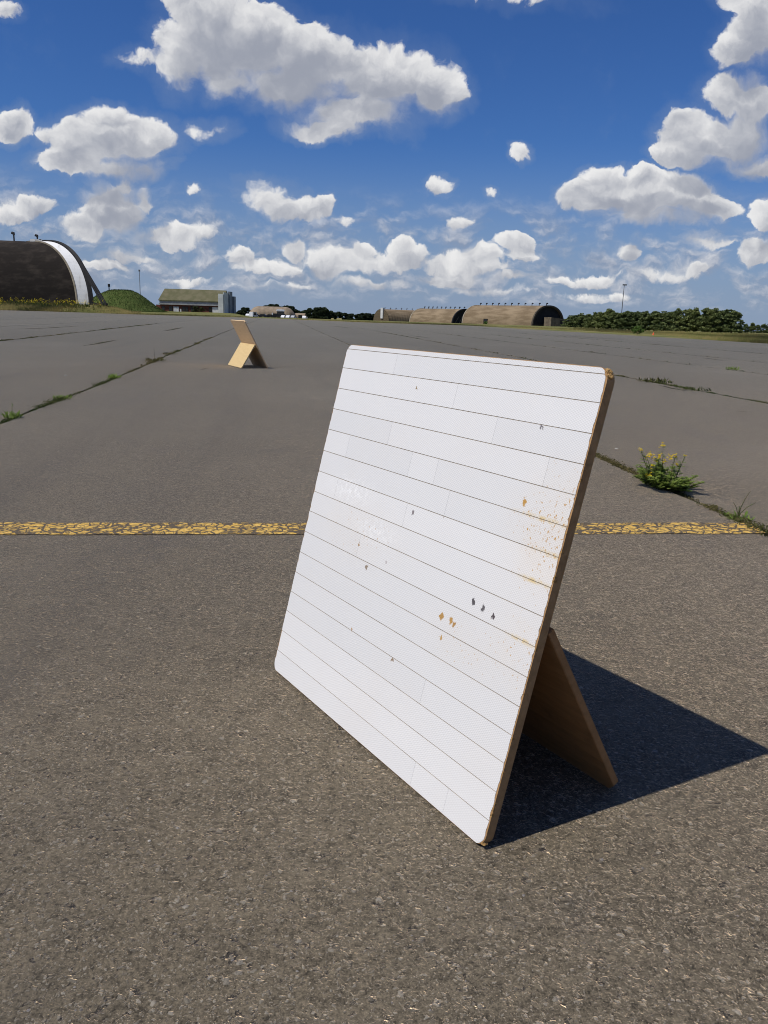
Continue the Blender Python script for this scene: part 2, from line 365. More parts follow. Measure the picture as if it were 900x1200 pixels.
def paving(t, b):
    p = pos(t)
    pxy = t.v('MULTIPLY', p, (1, 1, 0))
    big = t.noise(pxy, .35, 4, .6); mid = t.noise(pxy, 2.4, 5, .65)
    g1 = t.noise(pxy, 300, 2, .6); g2 = t.noise(pxy, 105, 4, .68); g3 = t.noise(pxy, 36, 3, .6)
    base = t.mix(t.ss(big, .3, .7), (.110, .090, .060), (.134, .111, .077))
    base = t.mix(t.m('MULTIPLY', t.ss(mid, .42, .70), .5), base, (.096, .080, .056))
    grain = t.m('ADD', t.m('MULTIPLY', t.m('SUBTRACT', g1, .5), 2.0), t.m('ADD', t.m('MULTIPLY', t.m('SUBTRACT', g2, .5), 2.8), t.m('ADD', t.m('MULTIPLY', t.m('SUBTRACT', g3, .5), 1.5), t.m('MULTIPLY', t.m('SUBTRACT', t.noise(pxy, 9, 4, .7), .5), .9))))
    gm = t.m('MAXIMUM', t.m('ADD', grain, .98), .28)
    base = t.mix(1.0, base, t.comb(gm, gm, gm), 'MULTIPLY')
    # aggregate: flat stones of two sizes, each its own grey, with crevice shadow painted dark beside some of them
    wv = t.v('ADD', pxy, t.sc(t.v('SUBTRACT', t.noise(pxy, 75, 3, color=True), (.5, .5, .5)), .022))
    h = t.m('ADD', t.m('MULTIPLY', g2, 1.1), t.m('MULTIPLY', g1, .35))
    for sc_, thr, edge in ((260, .74, .46), (120, .62, .44), (56, .82, .38)):
        d = t.vor(wv, sc_); r1, r2_, r3 = t.xyz(t.vor(wv, sc_, out='Color'))
        has = t.m('GREATER_THAN', r1, thr)
        msk = t.m('MULTIPLY', t.ss(d, edge, edge - .08), has)
        sh = t.mix(t.m('POWER', r2_, 1.5), (.100, .086, .064), (.31, .28, .225))
        base = t.mix(t.m('MULTIPLY', msk, .75), base, sh)
        h = t.m('ADD', h, t.m('MULTIPLY', t.m('MULTIPLY', msk, t.m('SUBTRACT', edge + .15, d)), 2.4 * 92 / sc_))
        rim = t.m('MULTIPLY', t.m('MULTIPLY', t.ss(d, edge - .06, edge + .02), has), t.ss(g3, .56, .66))
        base = t.mix(t.m('MULTIPLY', rim, .8), base, (.022, .020, .018))
        h = t.m('SUBTRACT', h, t.m('MULTIPLY', rim, 1.2))
    hole = t.m('MULTIPLY', t.ss(g2, .63, .69), t.ss(t.noise(pxy, 5.5, 3, .65), .46, .60))
    base = t.mix(t.m('MULTIPLY', hole, .85), base, (.018, .017, .016)); h = t.m('SUBTRACT', h, t.m('MULTIPLY', hole, 1.6))
    # patches where the surface has frayed and darker old stains
    fr = t.noise(t.v('ADD', pxy, (7.3, 2.1, 0)), 1.15, 6, .7)
    base = t.mix(t.ss(fr, .57, .72, 0, .6), base, t.mix(t.ss(g2, .4, .6), (.030, .027, .023), (.125, .110, .092)))
    st = t.noise(t.v('MULTIPLY', pxy, (.9, .22, 1)), .8, 4, .6)
    base = t.mix(t.ss(st, .55, .72, 0, .40), base, (.082, .073, .062))
    # long faint wheel tracks along the bays, and pale dusty washes
    ax = t.v('MULTIPLY', t.comb(t.m('ADD', t.xyz(p)[0], t.m('MULTIPLY', t.xyz(p)[1], .135)), t.xyz(p)[1], 0.0), (1, .035, 1))
    base = t.mix(t.ss(t.noise(ax, 1.5, 4, .65), .52, .70, 0, .45), base, (.068, .058, .045))
    base = t.mix(t.ss(t.noise(pxy, .16, 5, .65), .50, .66, 0, .45), base, (.185, .162, .125))
    base = t.mix(t.ss(t.noise(t.v('ADD', pxy, (3.1, 9.2, 0)), .75, 3, .5), .66, .74, 0, .55), base, (.060, .052, .042))
    # slight tone of each bay
    base = t.mix(1.0, base, t.comb(*(t.lin(rnd(t), 0, 1, .90, 1.09),) * 3), 'MULTIPLY')
    t.put(b.inputs['Base Color'], base)
    t.put(b.inputs['Roughness'], .85)
    b.inputs['Sheen Weight'].default_value = .92; b.inputs['Sheen Roughness'].default_value = .20; b.inputs['Sheen Tint'].default_value = (1, .76, .50, 1)
    t.put(b.inputs['Normal'], t.bump(h, .8, .0030))
M_pave = mat('old_paving', (.13, .12, .1), .85, .25, 0, paving)

apron = tag(empty('apron'), kind='structure')
def end_on(t):
    ys = np.arange(5, 240, .25); xs = joint_x(t, ys)
    k = np.argmax(ys > y_end(xs / ys)); return ys[k] if k else 240.
for tl, tr in zip(JOINTS[:-1], JOINTS[1:]):
    n = 320
    f = np.linspace(0, 1, n)
    y0 = -7.0
    def rows(t, side):
        e = end_on(t); y = y0 + (e - y0) * (f ** 2.2)
        gap = .017 + .007 * (abs(t) < 9)
        x = joint_x(t, y) + side * (gap + np.maximum(-.012, n1(y * 6, int(t * 3) + 5) * .035 + n1(y * 23, 9) * .014))
        return x, y
    xl, yl = rows(tl, 1); xr, yr = rows(tr, -1)
    ks = [0, .012, .35, .65, .988, 1]
    X = np.stack([xl + (xr - xl) * k for k in ks], 1); Y = np.stack([yl + (yr - yl) * k for k in ks], 1)
    Z = z_apron(X, Y); Z[:, 0] -= .004; Z[:, -1] -= .004
    K = len(ks); V = np.stack([X, Y, Z], -1).reshape(-1, 3)
    low = np.stack([np.stack([X[:, 0], Y[:, 0], Z[:, 0] - .05], -1), np.stack([X[:, -1], Y[:, -1], Z[:, -1] - .05], -1)], 1).reshape(-1, 3)
    idx = np.arange(n * K).reshape(n, K); li = n * K + np.arange(2 * n).reshape(n, 2)
    Fq = [np.stack([idx[:-1, k], idx[:-1, k + 1], idx[1:, k + 1], idx[1:, k]], -1) for k in range(K - 1)]
    Fq.append(np.stack([li[:-1, 0], idx[:-1, 0], idx[1:, 0], li[1:, 0]], -1)); Fq.append(np.stack([idx[:-1, -1], li[:-1, 1], li[1:, 1], idx[1:, -1]], -1))
    me = mesh('paving_bay', np.concatenate([V, low]), np.concatenate(Fq))
    link('paving_bay', me, apron, M_pave)

# earth and moss that fill the joints
def soil(t, b):
    p = pos(t); f = t.noise(p, 9, 5, .7)
    c = t.mix(t.ss(f, .35, .6), (.030, .026, .018), (.075, .062, .030))
    c = t.mix(t.ss(t.noise(p, 2.2, 3, .6), .5, .62), c, (.050, .058, .018))
    t.put(b.inputs['Base Color'], c); t.put(b.inputs['Normal'], t.bump(t.noise(p, 120, 3, .7), .8, .01))
M_soil = mat('joint_soil', (.05, .05, .02), .95, .1, 0, soil)
V = []; Fq = []
for t_ in JOINTS[1:-1]:
    e = end_on(t_) - .5; ys = -7 + (e + 7) * np.linspace(0, 1, 160) ** 1.8; xs = joint_x(t_, ys); zs = z_apron(xs, ys) - .012
    b0 = len(V)
    for x, y, z in zip(xs, ys, zs): V += [(x - .09, y, z), (x + .09, y, z)]
    Fq += [(b0 + 2 * i, b0 + 2 * i + 1, b0 + 2 * i + 3, b0 + 2 * i + 2) for i in range(len(ys) - 1)]
tag(link('joint_earth', mesh('joint_earth', V, Fq), None, M_soil), kind='structure')

# worn yellow line, a thin sheet across the middle bay
def yellow(t, b):
    p = pos(t)
    pw = t.v('ADD', p, t.sc(t.v('SUBTRACT', t.noise(p, 14, 3, color=True), (.5, .5, .5)), .06))
    q = t.v('MULTIPLY', pw, (1, .95, 0))
    e = t.vor(q, 19, 'DISTANCE_TO_EDGE'); e2 = t.vor(q, 46, 'DISTANCE_TO_EDGE')
    cellr = t.xyz(t.vor(q, 19, out='Color'))[0]
    n_ = t.noise(p, 26, 5, .7); big = t.noise(p, 3.2, 3, .6)
    worn = t.m('ADD', t.m('MULTIPLY', t.ss(n_, .40, .62), .9), t.m('MULTIPLY', t.m('SUBTRACT', big, .5), 2.6))
    gap = t.m('MAXIMUM', t.ss(e, .085, .045), t.m('MULTIPLY', t.ss(e2, .08, .04), t.ss(n_, .46, .56)))
    gap = t.m('MAXIMUM', gap, t.m('MULTIPLY', t.m('GREATER_THAN', cellr, .86), t.ss(n_, .38, .58)))
    gap = t.m('MAXIMUM', gap, t.ss(worn, .66, .86))
    yel = t.mix(t.ss(t.noise(p, 60, 3, .6), .3, .7), (.52, .31, .05), (.74, .49, .13))
    c = t.mix(t.m('MULTIPLY', gap, .92), yel, (.052, .048, .046))
    t.put(b.inputs['Base Color'], c); t.put(b.inputs['Normal'], t.bump(t.m('SUBTRACT', 1.0, gap), .7, .004))
M_yel = mat('worn_yellow_paint', (.5, .3, .05), .75, .3, 0, yellow)
YL_A, YL_B, YL_W = (-2.98, 3.645), (2.03, 4.27), .222
xs = np.linspace(YL_A[0], YL_B[0], 90); V = []; Fq = []
for i, x in enumerate(xs):
    k = (x - YL_A[0]) / (YL_B[0] - YL_A[0]); yc = YL_A[1] + (YL_B[1] - YL_A[1]) * k
    V += [(x, yc - YL_W / 2 + n1(x * 9, 4) * .016 + n1(x * 31, 8) * .010, .0035), (x, yc + YL_W / 2 + n1(x * 9, 14) * .016 + n1(x * 31, 18) * .010, .0035)]
    if i: Fq.append((2 * i - 2, 2 * i, 2 * i + 1, 2 * i - 1))
tag(link('yellow_line', mesh('yellow_line', V, Fq), None, M_yel), kind='structure')

# short cracks and a dark patch away from the joints
for pts, wd_ in (([(97, 405.5), (118, 402), (137, 398.5)], .07), ([(190, 388.3), (203, 386), (215, 383.6)], .10), ([(772, 451.5), (786, 455), (806, 458.5)], .035), ([(560, 384), (575, 385.6)], .15), ([(760, 403), (790, 405.5)], .12), ([(15, 386), (60, 384.2), (92, 382.2)], .12), ([(30, 372.5), (75, 371.6)], .25), ([(388, 382), (412, 384.6)], .10), ([(640, 392), (690, 395.5), (735, 398)], .10), ([(600, 378.6), (660, 382)], .2), ([(820, 419), (850, 423)], .05), ([(480, 393), (505, 396.5)], .06), ([(232, 434), (246, 431)], .012), ([(860, 482), (884, 483.5)], .012), ([(130, 376), (178, 374.4)], .2)):
    V = []; Fq = []; P_ = []
    for px, py in pts:
        d = C_R * (px - 450) / F_PX + C_D * (py - 600) / F_PX + C_F; P_.append((d * (-CAM_H / d[2]))[:2])
    P_ = np.array(P_); tt = np.linspace(0, len(P_) - 1, 26)
    cx = np.interp(tt, range(len(P_)), P_[:, 0]); cy = np.interp(tt, range(len(P_)), P_[:, 1])
    for i in range(26):
        k = wd_ * math.sin(math.pi * (i + .3) / 26) * (.6 + 1.2 * abs(float(n1(i * .7, int(wd_ * 1000)))))
        jx = float(n1(i * .9, 3)) * wd_
        V += [(cx[i] - k + jx, cy[i] - k, .0035), (cx[i] + k + jx, cy[i] + k, .0035)]
        if i: Fq.append((2 * i - 2, 2 * i - 1, 2 * i + 1, 2 * i))
    tag(link('surface_crack', mesh('surface_crack', V, Fq), None, M_soil), kind='structure')

# loose grit on the paving, densest near the camera
def grit_mesh():
    n = 5200
    r_ = 0.35 + 5.5 * rng.random(n) ** 1.4; th = R(90) + (rng.random(n) - .5) * R(105)
    x, y = r_ * np.cos(th), r_ * np.sin(th)
    keep = y > .2; x, y = x[keep], y[keep]; n = len(x)
    s = .0012 + .0030 * rng.random(n) ** 4
    a = rng.random(n) * 6.28; A = []
    V = np.zeros((n, 6, 3))
    for k in range(5):
        ang = a + k * 6.283 / 5; rr = s * (.6 + .8 * rng.random(n))
        V[:, k] = np.stack([x + rr * np.cos(ang), y + rr * np.sin(ang), np.full(n, -.0004)], 1)
    V[:, 5] = np.stack([x + s * (rng.random(n) - .5), y + s * (rng.random(n) - .5), s * (.25 + .45 * rng.random(n))], 1)
    tri = np.concatenate([V[:, [k, (k + 1) % 5, 5]] for k in range(5)])
    return faces_mesh('grit', tri)
M_grit = noisy((.10, .09, .078), (.24, .22, .20), 30, 3, pos, .9, .2, name='grit', thr=(.4, .6))
tag(link('grit', grit_mesh(), None, M_grit), 'loose grit lying on the grey paving', 'grit', kind='stuff')

# ------------------------------------------------------------------ folding target boards
def board_face(t, b):
    o = objc(t); x, y, z = t.xyz(o)
    # fine honeycomb of the reflective sheeting
    k = 2 * math.pi / .0046
    a1 = t.m('SINE', t.m('MULTIPLY', x, k)); 
    a2 = t.m('SINE', t.m('ADD', t.m('MULTIPLY', x, k * .5), t.m('MULTIPLY', z, k * .866)))
    a3 = t.m('SINE', t.m('SUBTRACT', t.m('MULTIPLY', x, k * .5), t.m('MULTIPLY', z, k * .866)))
    hx = t.m('ADD', a1, t.m('ADD', a2, a3))
    base = t.mix(t.ss(hx, -1.2, 1.6), (.70, .69, .665), (.755, .745, .72))
    base = t.mix(1.0, base, t.comb(t.lin(rnd(t), 0, 1, .955, 1.035), t.lin(rnd(t), 0, 1, .958, 1.03), t.lin(rnd(t), 0, 1, .965, 1.03)), 'MULTIPLY')
    wide = t.noise(o, 3.4, 4, .6)
    base = t.mix(t.ss(wide, .45, .75, 0, .30), base, (.72, .685, .64))
    # yellowing and rust along the right edge and in the middle rows
    def blob(cx, cz, rx, rz):
        q = t.v('MULTIPLY', t.v('SUBTRACT', o, (cx, 0, cz)), (1 / rx, 0, 1 / rz)); return t.ss(t.v('LENGTH', q), 1.0, 0.0)
    st = t.m('MAXIMUM', blob(1.0, .66, .24, .22), t.m('MAXIMUM', t.m('MULTIPLY', blob(.98, .40, .28, .16), .55), t.m('MAXIMUM', t.m('MULTIPLY', blob(.28, .50, .34, .13), .45), t.m('MULTIPLY', blob(.80, .36, .22, .12), .4))))
    base = t.mix(t.m('MULTIPLY', st, t.lin(t.noise(o, 9, 5, .7), .3, .7, .05, .42)), base, (.74, .60, .42))
    # glint painted as a whiter crazed patch and two yellow runs along the joints
    glint = t.m('MAXIMUM', blob(.20, .60, .17, .055), t.m('MULTIPLY', blob(.36, .52, .16, .05), .8))
    base = t.mix(t.m('MULTIPLY', t.m('MULTIPLY', glint, 1.05), t.ss(t.noise(o, 70, 5, .8), .45, .62)), base, (.86, .85, .82))
    for cx, cz, rx in ((.93, .6825, .13), (.97, .619, .08), (.95, .557, .08), (.96, .4335, .07)):
        base = t.mix(t.m('MULTIPLY', blob(cx, cz, rx, .009), t.ss(t.noise(o, 30, 4, .7), .35, .6)), base, (.68, .50, .20))
    spk = t.noise(t.v('MULTIPLY', o, (1, 1, .55)), 210, 3, .65)
    base = t.mix(t.m('MULTIPLY', t.ss(t.m('MULTIPLY_ADD', st, .13, spk), .70, .75), t.ss(st, .03, .3)), base, (.52, .30, .10))
    # small dark scratches and flaked spots
    sv = t.v('MULTIPLY', t.v('ADD', o, t.sc(t.noise(o, 30, 2, color=True), .02)), (1, 1, .26))
    d = t.vor(sv, 30); c1 = t.xyz(t.vor(sv, 30, out='Color'))
    scr = t.m('MULTIPLY', t.ss(d, .085, .05), t.m('GREATER_THAN', c1[0], .91))
    base = t.mix(t.m('MULTIPLY', scr, .75), base, t.mix(c1[1], (.30, .27, .25), (.46, .30, .16)))
    for cx, cz, s, cc in ((.700, .398, .011, (.45, .26, .08)), (.735, .400, .010, (.48, .28, .09)), (.748, .396, .008, (.42, .24, .08)), (.715, .352, .008, (.5, .3, .1)), (.362, .250, .007, (.42, .24, .1)),
                          (.79, .462, .009, (.10, .09, .09)), (.825, .458, .010, (.12, .11, .11)), (.862, .452, .008, (.10, .08, .08)), (.866, .705, .010, (.5, .28, .07)), (.39, .905, .006, (.3, .22, .12)),
                          (.30, .47, .006, (.4, .24, .1)), (.36, .42, .009, (.3, .24, .18)), (.86, .865, .006, (.2, .18, .18)), (.56, .24, .006, (.3, .22, .15)), (.50, .60, .007, (.25, .22, .22)), (.44, .455, .006, (.5, .46, .44))):
        q = t.v('MULTIPLY', t.v('SUBTRACT', t.v('ADD', o, t.sc(t.v('SUBTRACT', t.noise(o, 110, 2, color=True), (.5, .5, .5)), .020)), (cx, 0, cz)), (1 / s, 0, .75 / s))
        base = t.mix(t.ss(t.v('LENGTH', q), .80, .45), base, cc)
    t.put(b.inputs['Base Color'], base)
    t.put(b.inputs['Roughness'], t.lin(t.noise(o, 5, 4, .6), .3, .7, .30, .52))
    h = t.m('ADD', t.m('MULTIPLY', hx, .25), t.m('MULTIPLY', t.noise(o, 25, 3, .6), 1.6))
    t.put(b.inputs['Normal'], t.bump(h, .22, .0012))
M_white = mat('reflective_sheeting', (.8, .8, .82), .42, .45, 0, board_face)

def wood_build(c1, c2, c3):
    def bd(t, b):
        o = objc(t)
        f = t.noise(t.v('MULTIPLY', o, (1.2, 9, 9)), 6, 6, .65)
        base = t.mix(t.ss(f, .35, .68), c1, c2)
        base = t.mix(t.ss(t.noise(o, 14, 4, .7), .52, .72, 0, .55), base, c3)
        t.put(b.inputs['Base Color'], base); t.put(b.inputs['Normal'], t.bump(f, .3, .004))
    return bd
M_core = mat('shaded_board_wood', (.3, .2, .1), .75, .25, 0, wood_build((.42, .25, .11), (.33, .19, .08), (.20, .115, .05)))  # darker copy of the back wood, shade of the edge in its colour
M_back = mat('sunlit_back_wood', (.5, .38, .2), .75, .25, 0, wood_build((.76, .545, .32), (.68, .48, .27), (.55, .38, .20)))
M_leg = mat('shaded_leg_wood', (.3, .2, .1), .7, .25, 0, wood_build((.38, .20, .080), (.30, .155, .058), (.20, .105, .042)))  # near leg, its shaded side put into a darker, redder colour
M_leg2 = mat('sunlit_leg_wood', (.6, .45, .25), .7, .25, 0, wood_build((.64, .475, .235), (.58, .42, .20), (.46, .32, .15)))
M_glue = noisy((.36, .31, .25), (.24, .20, .15), 12, 4, objc, .8, .2, name='grimy_adhesive')
M_chip = noisy((.44, .27, .10), (.28, .16, .06), 60, 4, objc, .85, .2, .8, 120, name='raw_wood_edge')
M_iron = noisy((.12, .11, .10), (.20, .15, .11), 30, 3, objc, .5, .5, name='hinge_metal')

TH = .022; RC = .028
def half_in(z):                            # inset of the rounded outline at height z
    d = min(z, 1 - z)
    return RC - math.sqrt(max(0, RC * RC - (RC - d) ** 2)) if d < RC else 0.0
def outline(n=8):
    pts = []
    for cx, cz, a0 in ((1 - RC, RC, -90), (1 - RC, 1 - RC, 0), (RC, 1 - RC, 90), (RC, RC, 180)):
        for k in range(n + 1):
            a = R(a0 + 90 * k / n); pts.append((cx + RC * math.cos(a), cz + RC * math.sin(a)))
    return pts
ROWS = [0, .0605, .1225, .1855, .246, .307, .3695, .4335, .4965, .557, .619, .6815, .746, .808, .8695, .9305, .9865, 1.0]
SEAMS = {0: [.737, .862], 3: [.70], 7: [.30], 9: [.12, .47], 10: [.62], 11: [.13, .44, .55], 12: [.32, .905], 13: [.72], 14: [.553], 15: [.27]}
def make_board():
    root = empty('folding_board')
    pan = MB().prism(outline(), 0, TH).build('panel', M_core, root, bevel=0)
    for i in range(len(ROWS) - 1):
        cuts = [0.0] + SEAMS.get(i, []) + [1.0]
        z0, z1 = ROWS[i] + .0009, ROWS[i + 1] - .0009
        if i == 0: z0 = .0015
        if i == len(ROWS) - 2: z1 = .9985
        for a, b_ in zip(cuts[:-1], cuts[1:]):
            zs = sorted(set([z0, z1] + [z for z in [.003, .007, .012, .02, .028, .972, .98, .988, .993, .997] if z0 < z < z1]
                            + list(np.arange(z0 + .006, z1 - .004, .0055))))
            L = []; Rr = []
            for z in zs:
                jl = .0018 + max(0, n1(z * 90, 3)) * .006; jr = .0022 + max(0, n1(z * 70, 23)) * .005 + max(0, n1(z * 300, 5)) * .003
                L.append((max(half_in(z) + jl, 0) if a == 0 else a + .0002, z)); Rr.append((1 - half_in(z) - jr if b_ == 1 else b_ - .0002, z))
            poly = L + Rr[::-1]
            n = len(zs); y = -.0011
            V = [(x, y, z) for x, z in L] + [(x, y, z) for x, z in Rr] + [(x, .0, z) for x, z in L] + [(x, .0, z) for x, z in Rr]
            Fq = [(k, n + k, n + k + 1, k + 1) for k in range(n - 1)]
            Fq += [(2 * n + k, k, k + 1, 2 * n + k + 1) for k in range(n - 1)] + [(n + k, 3 * n + k, 3 * n + k + 1, n + k + 1) for k in range(n - 1)]
            Fq += [(0, 2 * n, 3 * n, n), (n - 1, 2 * n - 1, 4 * n - 1, 3 * n - 1)]
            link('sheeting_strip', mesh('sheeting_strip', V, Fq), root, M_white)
    bk = MB().prism([(.004 + (x - .5) * .992 - .004 + .5, .5 + (z - .5) * .992) for x, z in outline()], -.00035, -.00005).build('adhesive_backing', M_glue, root)
    # raw wood where corners and edge have broken out
    mb = MB()
    for cx, cz, s in ((.988, .992, .0115), (.996, .984, .0085), (.010, .992, .007), (.993, .008, .008)):
        vv = []
        for k in range(26):
            d = np.random.default_rng(k + int(s * 1e5)).normal(size=3); d /= np.linalg.norm(d); vv.append((cx + d[0] * s, TH * .35 + d[1] * TH * .42, cz + d[2] * s * .7))
        bm = bmesh.new(); [bm.verts.new(v) for v in vv]; r_ = bmesh.ops.convex_hull(bm, input=bm.verts)
        bm.verts.ensure_lookup_table(); used = [v for v in bm.verts if v.link_faces]
        ix = {v: i for i, v in enumerate(used)}
        mb.add([v.co for v in used], [[ix[v] for v in f.verts] for f in bm.faces]); bm.free()
    for k in range(16):
        z = .03 + .94 * random.random(); s = .0008 + .0028 * random.random() ** 3
        mb.box((.9965 - s, -.0008, z - s * 1.6), (1.0008, .004 + .004 * random.random(), z + s * 1.6))
    mb.build('splintered_edge', M_chip, root)['kind'] = 'stuff'
    poly = [(.004, -.0), (.004, -.497), (.026, -.520), (.972, -.520), (.996, -.492), (.996, 0)]
    leg = MB().prism(poly, -.009, .009).build('leg_panel', M_leg, root, bevel=.0015)
    for x in (.10, .84):
        h = MB(); h.box((x - .035, -.004, -.045), (x + .035, -.0005, -.001)); h.tube([(x - .035, -.004, 0), (x + .035, -.004, 0)], .005, 8)
        h.build('hinge', M_iron, leg, (0, -.0095, 0))
    return root
def pose_board(root, x, y, yaw, tilt, s_h, L=.52):
    root.location = (x, y, TH * math.sin(tilt) + .0005); root.rotation_euler = (0, 0, yaw)
    lift = TH * math.sin(tilt)
    yh = (TH + .012) * math.cos(tilt) + s_h * math.sin(tilt); zh = lift - (TH + .012) * math.sin(tilt) + s_h * math.cos(tilt)
    L_ = L; dy = math.sqrt(max(.01, L_ * L_ - (zh - .004) ** 2))
    for c in root.children:
        if c.name.startswith('leg_panel'):
            c.location = (0, yh, zh - lift); c.rotation_euler = (math.atan2(dy, zh - .004), 0, 0)
        else: c.rotation_euler = (-tilt, 0, 0)
b1 = make_board()
tag(b1, 'large square white board of reflective strips leaning on its wooden leg in the foreground', 'folding board', 'folding boards on the apron')
pose_board(b1, -.3234, 2.2880, -.99166, .2454, .468)
b2 = copy_tree(b1)
tag(b2, 'bare tan wooden back of a folding board standing farther out on the apron', 'folding board', 'folding boards on the apron')
yaw2 = 2.0239
for c in b2.children:                      # same wood, sunlight put into a paler colour
    for nm, mm in (('panel', M_back), ('leg_panel', M_leg2)):
        if c.name.startswith(nm): c.material_slots[0].link = 'OBJECT'; c.material_slots[0].material = mm
pose_board(b2, -2.332, 15.963, yaw2, .4772, .511, .52)

# ------------------------------------------------------------------ aircraft shelters
M_shell = noisy((.022, .018, .015), (.054, .044, .035), .5, 6, objc, .9, .15, .4, 8, (1.0, .12, 1.6), name='dark_weathered_shell', thr=(.42, .75))
M_shelltan = noisy((.17, .125, .075), (.27, .205, .13), .35, 6, objc, .9, .15, .4, 6, (1.0, .22, 1.5), name='brown_weathered_shell')
M_band = noisy((.82, .82, .80), (.62, .60, .56), .9, 6, objc, .7, .3, 0, 8, (1, 1, .35), name='white_painted_band', thr=(.55, .75))
M_black = noisy((.012, .012, .014), (.022, .021, .021), 3, 3, objc, .7, .3, name='dark_steel')
M_dark = noisy((.016, .018, .020), (.026, .027, .028), .6, 4, objc, .8, .2, name='dark_shelter_door')
M_conc = noisy((.17, .14, .10), (.10, .082, .06), .8, 5, objc, .9, .2, .3, 10, name='stained_concrete')
M_lightedge = noisy((.33, .29, .22), (.22, .19, .14), 1.0, 4, objc, .85, .2, name='pale_rim')
M_rim = noisy((.10, .085, .06), (.06, .05, .04), 1.0, 4, objc, .9, .2, name='dark_rim')
M_mesh = noisy((.075, .058, .036), (.16, .125, .08), 1.6, 5, objc, .9, .1, name='camouflage_netting')
M_whitem = noisy((.66, .67, .66), (.5, .5, .48), 1.2, 4, objc, .6, .3, name='white_paint')

def arch_pts(a, h, n=40, e=2.15):
    P_ = []
    for k in range(n + 1):
        th = math.pi * k / n; c, s = math.cos(th), math.sin(th)
        P_.append((-a * math.copysign(abs(c) ** (2 / e), c), h * abs(s) ** (2 / e)))
    return P_
def arch_strip(a, h, y0, y1, th, n=40, ribs=0, ny=2, e=2.15):
    """vault between y0 and y1, wall thickness th, optional shallow corrugation"""
    mb = MB(); ny = max(ny, ribs * 4 + 1) if ribs else ny
    ys = np.linspace(y0, y1, ny); po, pi_ = arch_pts(a, h, n, e), arch_pts(a - th, h - th, n, e)
    V = []; Fq = []; m = n + 1
    for i, y in enumerate(ys):
        k = 1 + (.006 * math.cos(i * math.pi / 2) if ribs else 0)
        V += [(x * k, y, z * k) for x, z in po]
    for i in range(ny - 1):
        Fq += [(i * m + j, (i + 1) * m + j, (i + 1) * m + j + 1, i * m + j + 1) for j in range(n)]
    b = len(V); V += [(x, y0, z) for x, z in pi_] + [(x, y1, z) for x, z in pi_]
    last = (ny - 1) * m
    for j in range(n):
        Fq += [(j, j + 1, b + j + 1, b + j), (last + j + 1, last + j, b + m + j, b + m + j + 1), (b + j, b + j + 1, b + m + j + 1, b + m + j)]
    return mb.add(V, Fq)
def arch_wall(a, h, y, n=40, e=2.15, t=.3):
    return MB().prism(arch_pts(a, h, n, e), y, y + t)
def vent_mb(h=1.0, w=.28):
    return MB().tube([(0, 0, -.15), (0, 0, h * .75)], w * .32, 6).tube([(0, 0, h * .70), (0, 0, h), (w * .9, 0, h * 1.05), (w * 1.2, 0, h * .86)], w * .5, 6)

# left, close: dark shell with the white painted end band. local +y = from the end back along the shell (towards the camera, left)
wdir = np.array([-.88, .47]); wdir /= np.linalg.norm(wdir)
adir = np.array([-wdir[1], wdir[0]])                       # along the shell
if adir[1] > 0: adir = -adir
nb = at(104, 356.8, 150)                                   # near foot of the end ring
A_, H_ = 10.4, 11.0
cen = nb[:2] + wdir * A_
sh = empty('aircraft_shelter', (cen[0], cen[1], nb[2] - .05), math.atan2(adir[1], adir[0]) - math.pi / 2)
tag(sh, 'huge dark brown arched aircraft shelter with a white end band at the left edge', 'aircraft shelter')
arch_strip(A_ - .12, H_ - .12, 2.0, 40, .5, 44, 0, 2).build('shell', M_shell, sh)
arch_strip(A_ + .02, H_ + .02, 0, 1.94, .6, 44).build('end_band', M_band, sh)
arch_strip(A_ + .10, H_ + .10, 1.94, 2.12, .4, 44).build('band_trim', M_lightedge, sh)
arch_strip(A_ + .30, H_ + .28, -.75, -.02, .5, 44).build('door_frame', M_black, sh)
arch_wall(A_ - .6, H_ - .6, .2).build('door', M_dark, sh)
for s in (1, -1):
    x0 = A_ + .25
    for zt, xo in ((7.6, .0), (5.0, .0)):
        pp = arch_pts(A_ + .2, H_ + .2, 88); xt = min((abs(p[1] - zt), abs(p[0])) for p in pp)[1]
        MB().tube([(s * xt, -.5, zt), (s * (x0 + (3.4 if zt > 6 else 2.6)), -.6, .05)], .22, 4).build('brace', M_black, sh)
    MB().box((min(s * (x0 - .3), s * (x0 + 3.6)), -.8, 0), (max(s * (x0 - .3), s * (x0 + 3.6)), -.35, .35)).build('sill_beam', M_black, sh)
for yy, hh in ((1.3, 1.3), (5.4, 1.6), (13, 1.1), (20, 1.1), (27, 1.1)):
    vent_mb(hh * .9, .36).build('vent', M_black, sh, (0, yy, H_ - .15))
MB().box((-.6, .9, H_ - .1), (.6, 2.2, H_ + .32)).build('ridge_box', M_whitem, sh)
# dark battens and fittings on the band
for q in ((.30, 1.4), (.62, 1.1), (.83, 1.9)):
    k = int(q[0] * 44); pp = arch_pts(A_ + .05, H_ + .05, 44)[44 - k // 2 - 6]
    MB().box((-.11, -.14, -.07), (.11, .14, .07)).build('band_fitting', M_black, sh, (pp[0], q[1], pp[1]), (0, math.atan2(pp[0], pp[1]), 0))

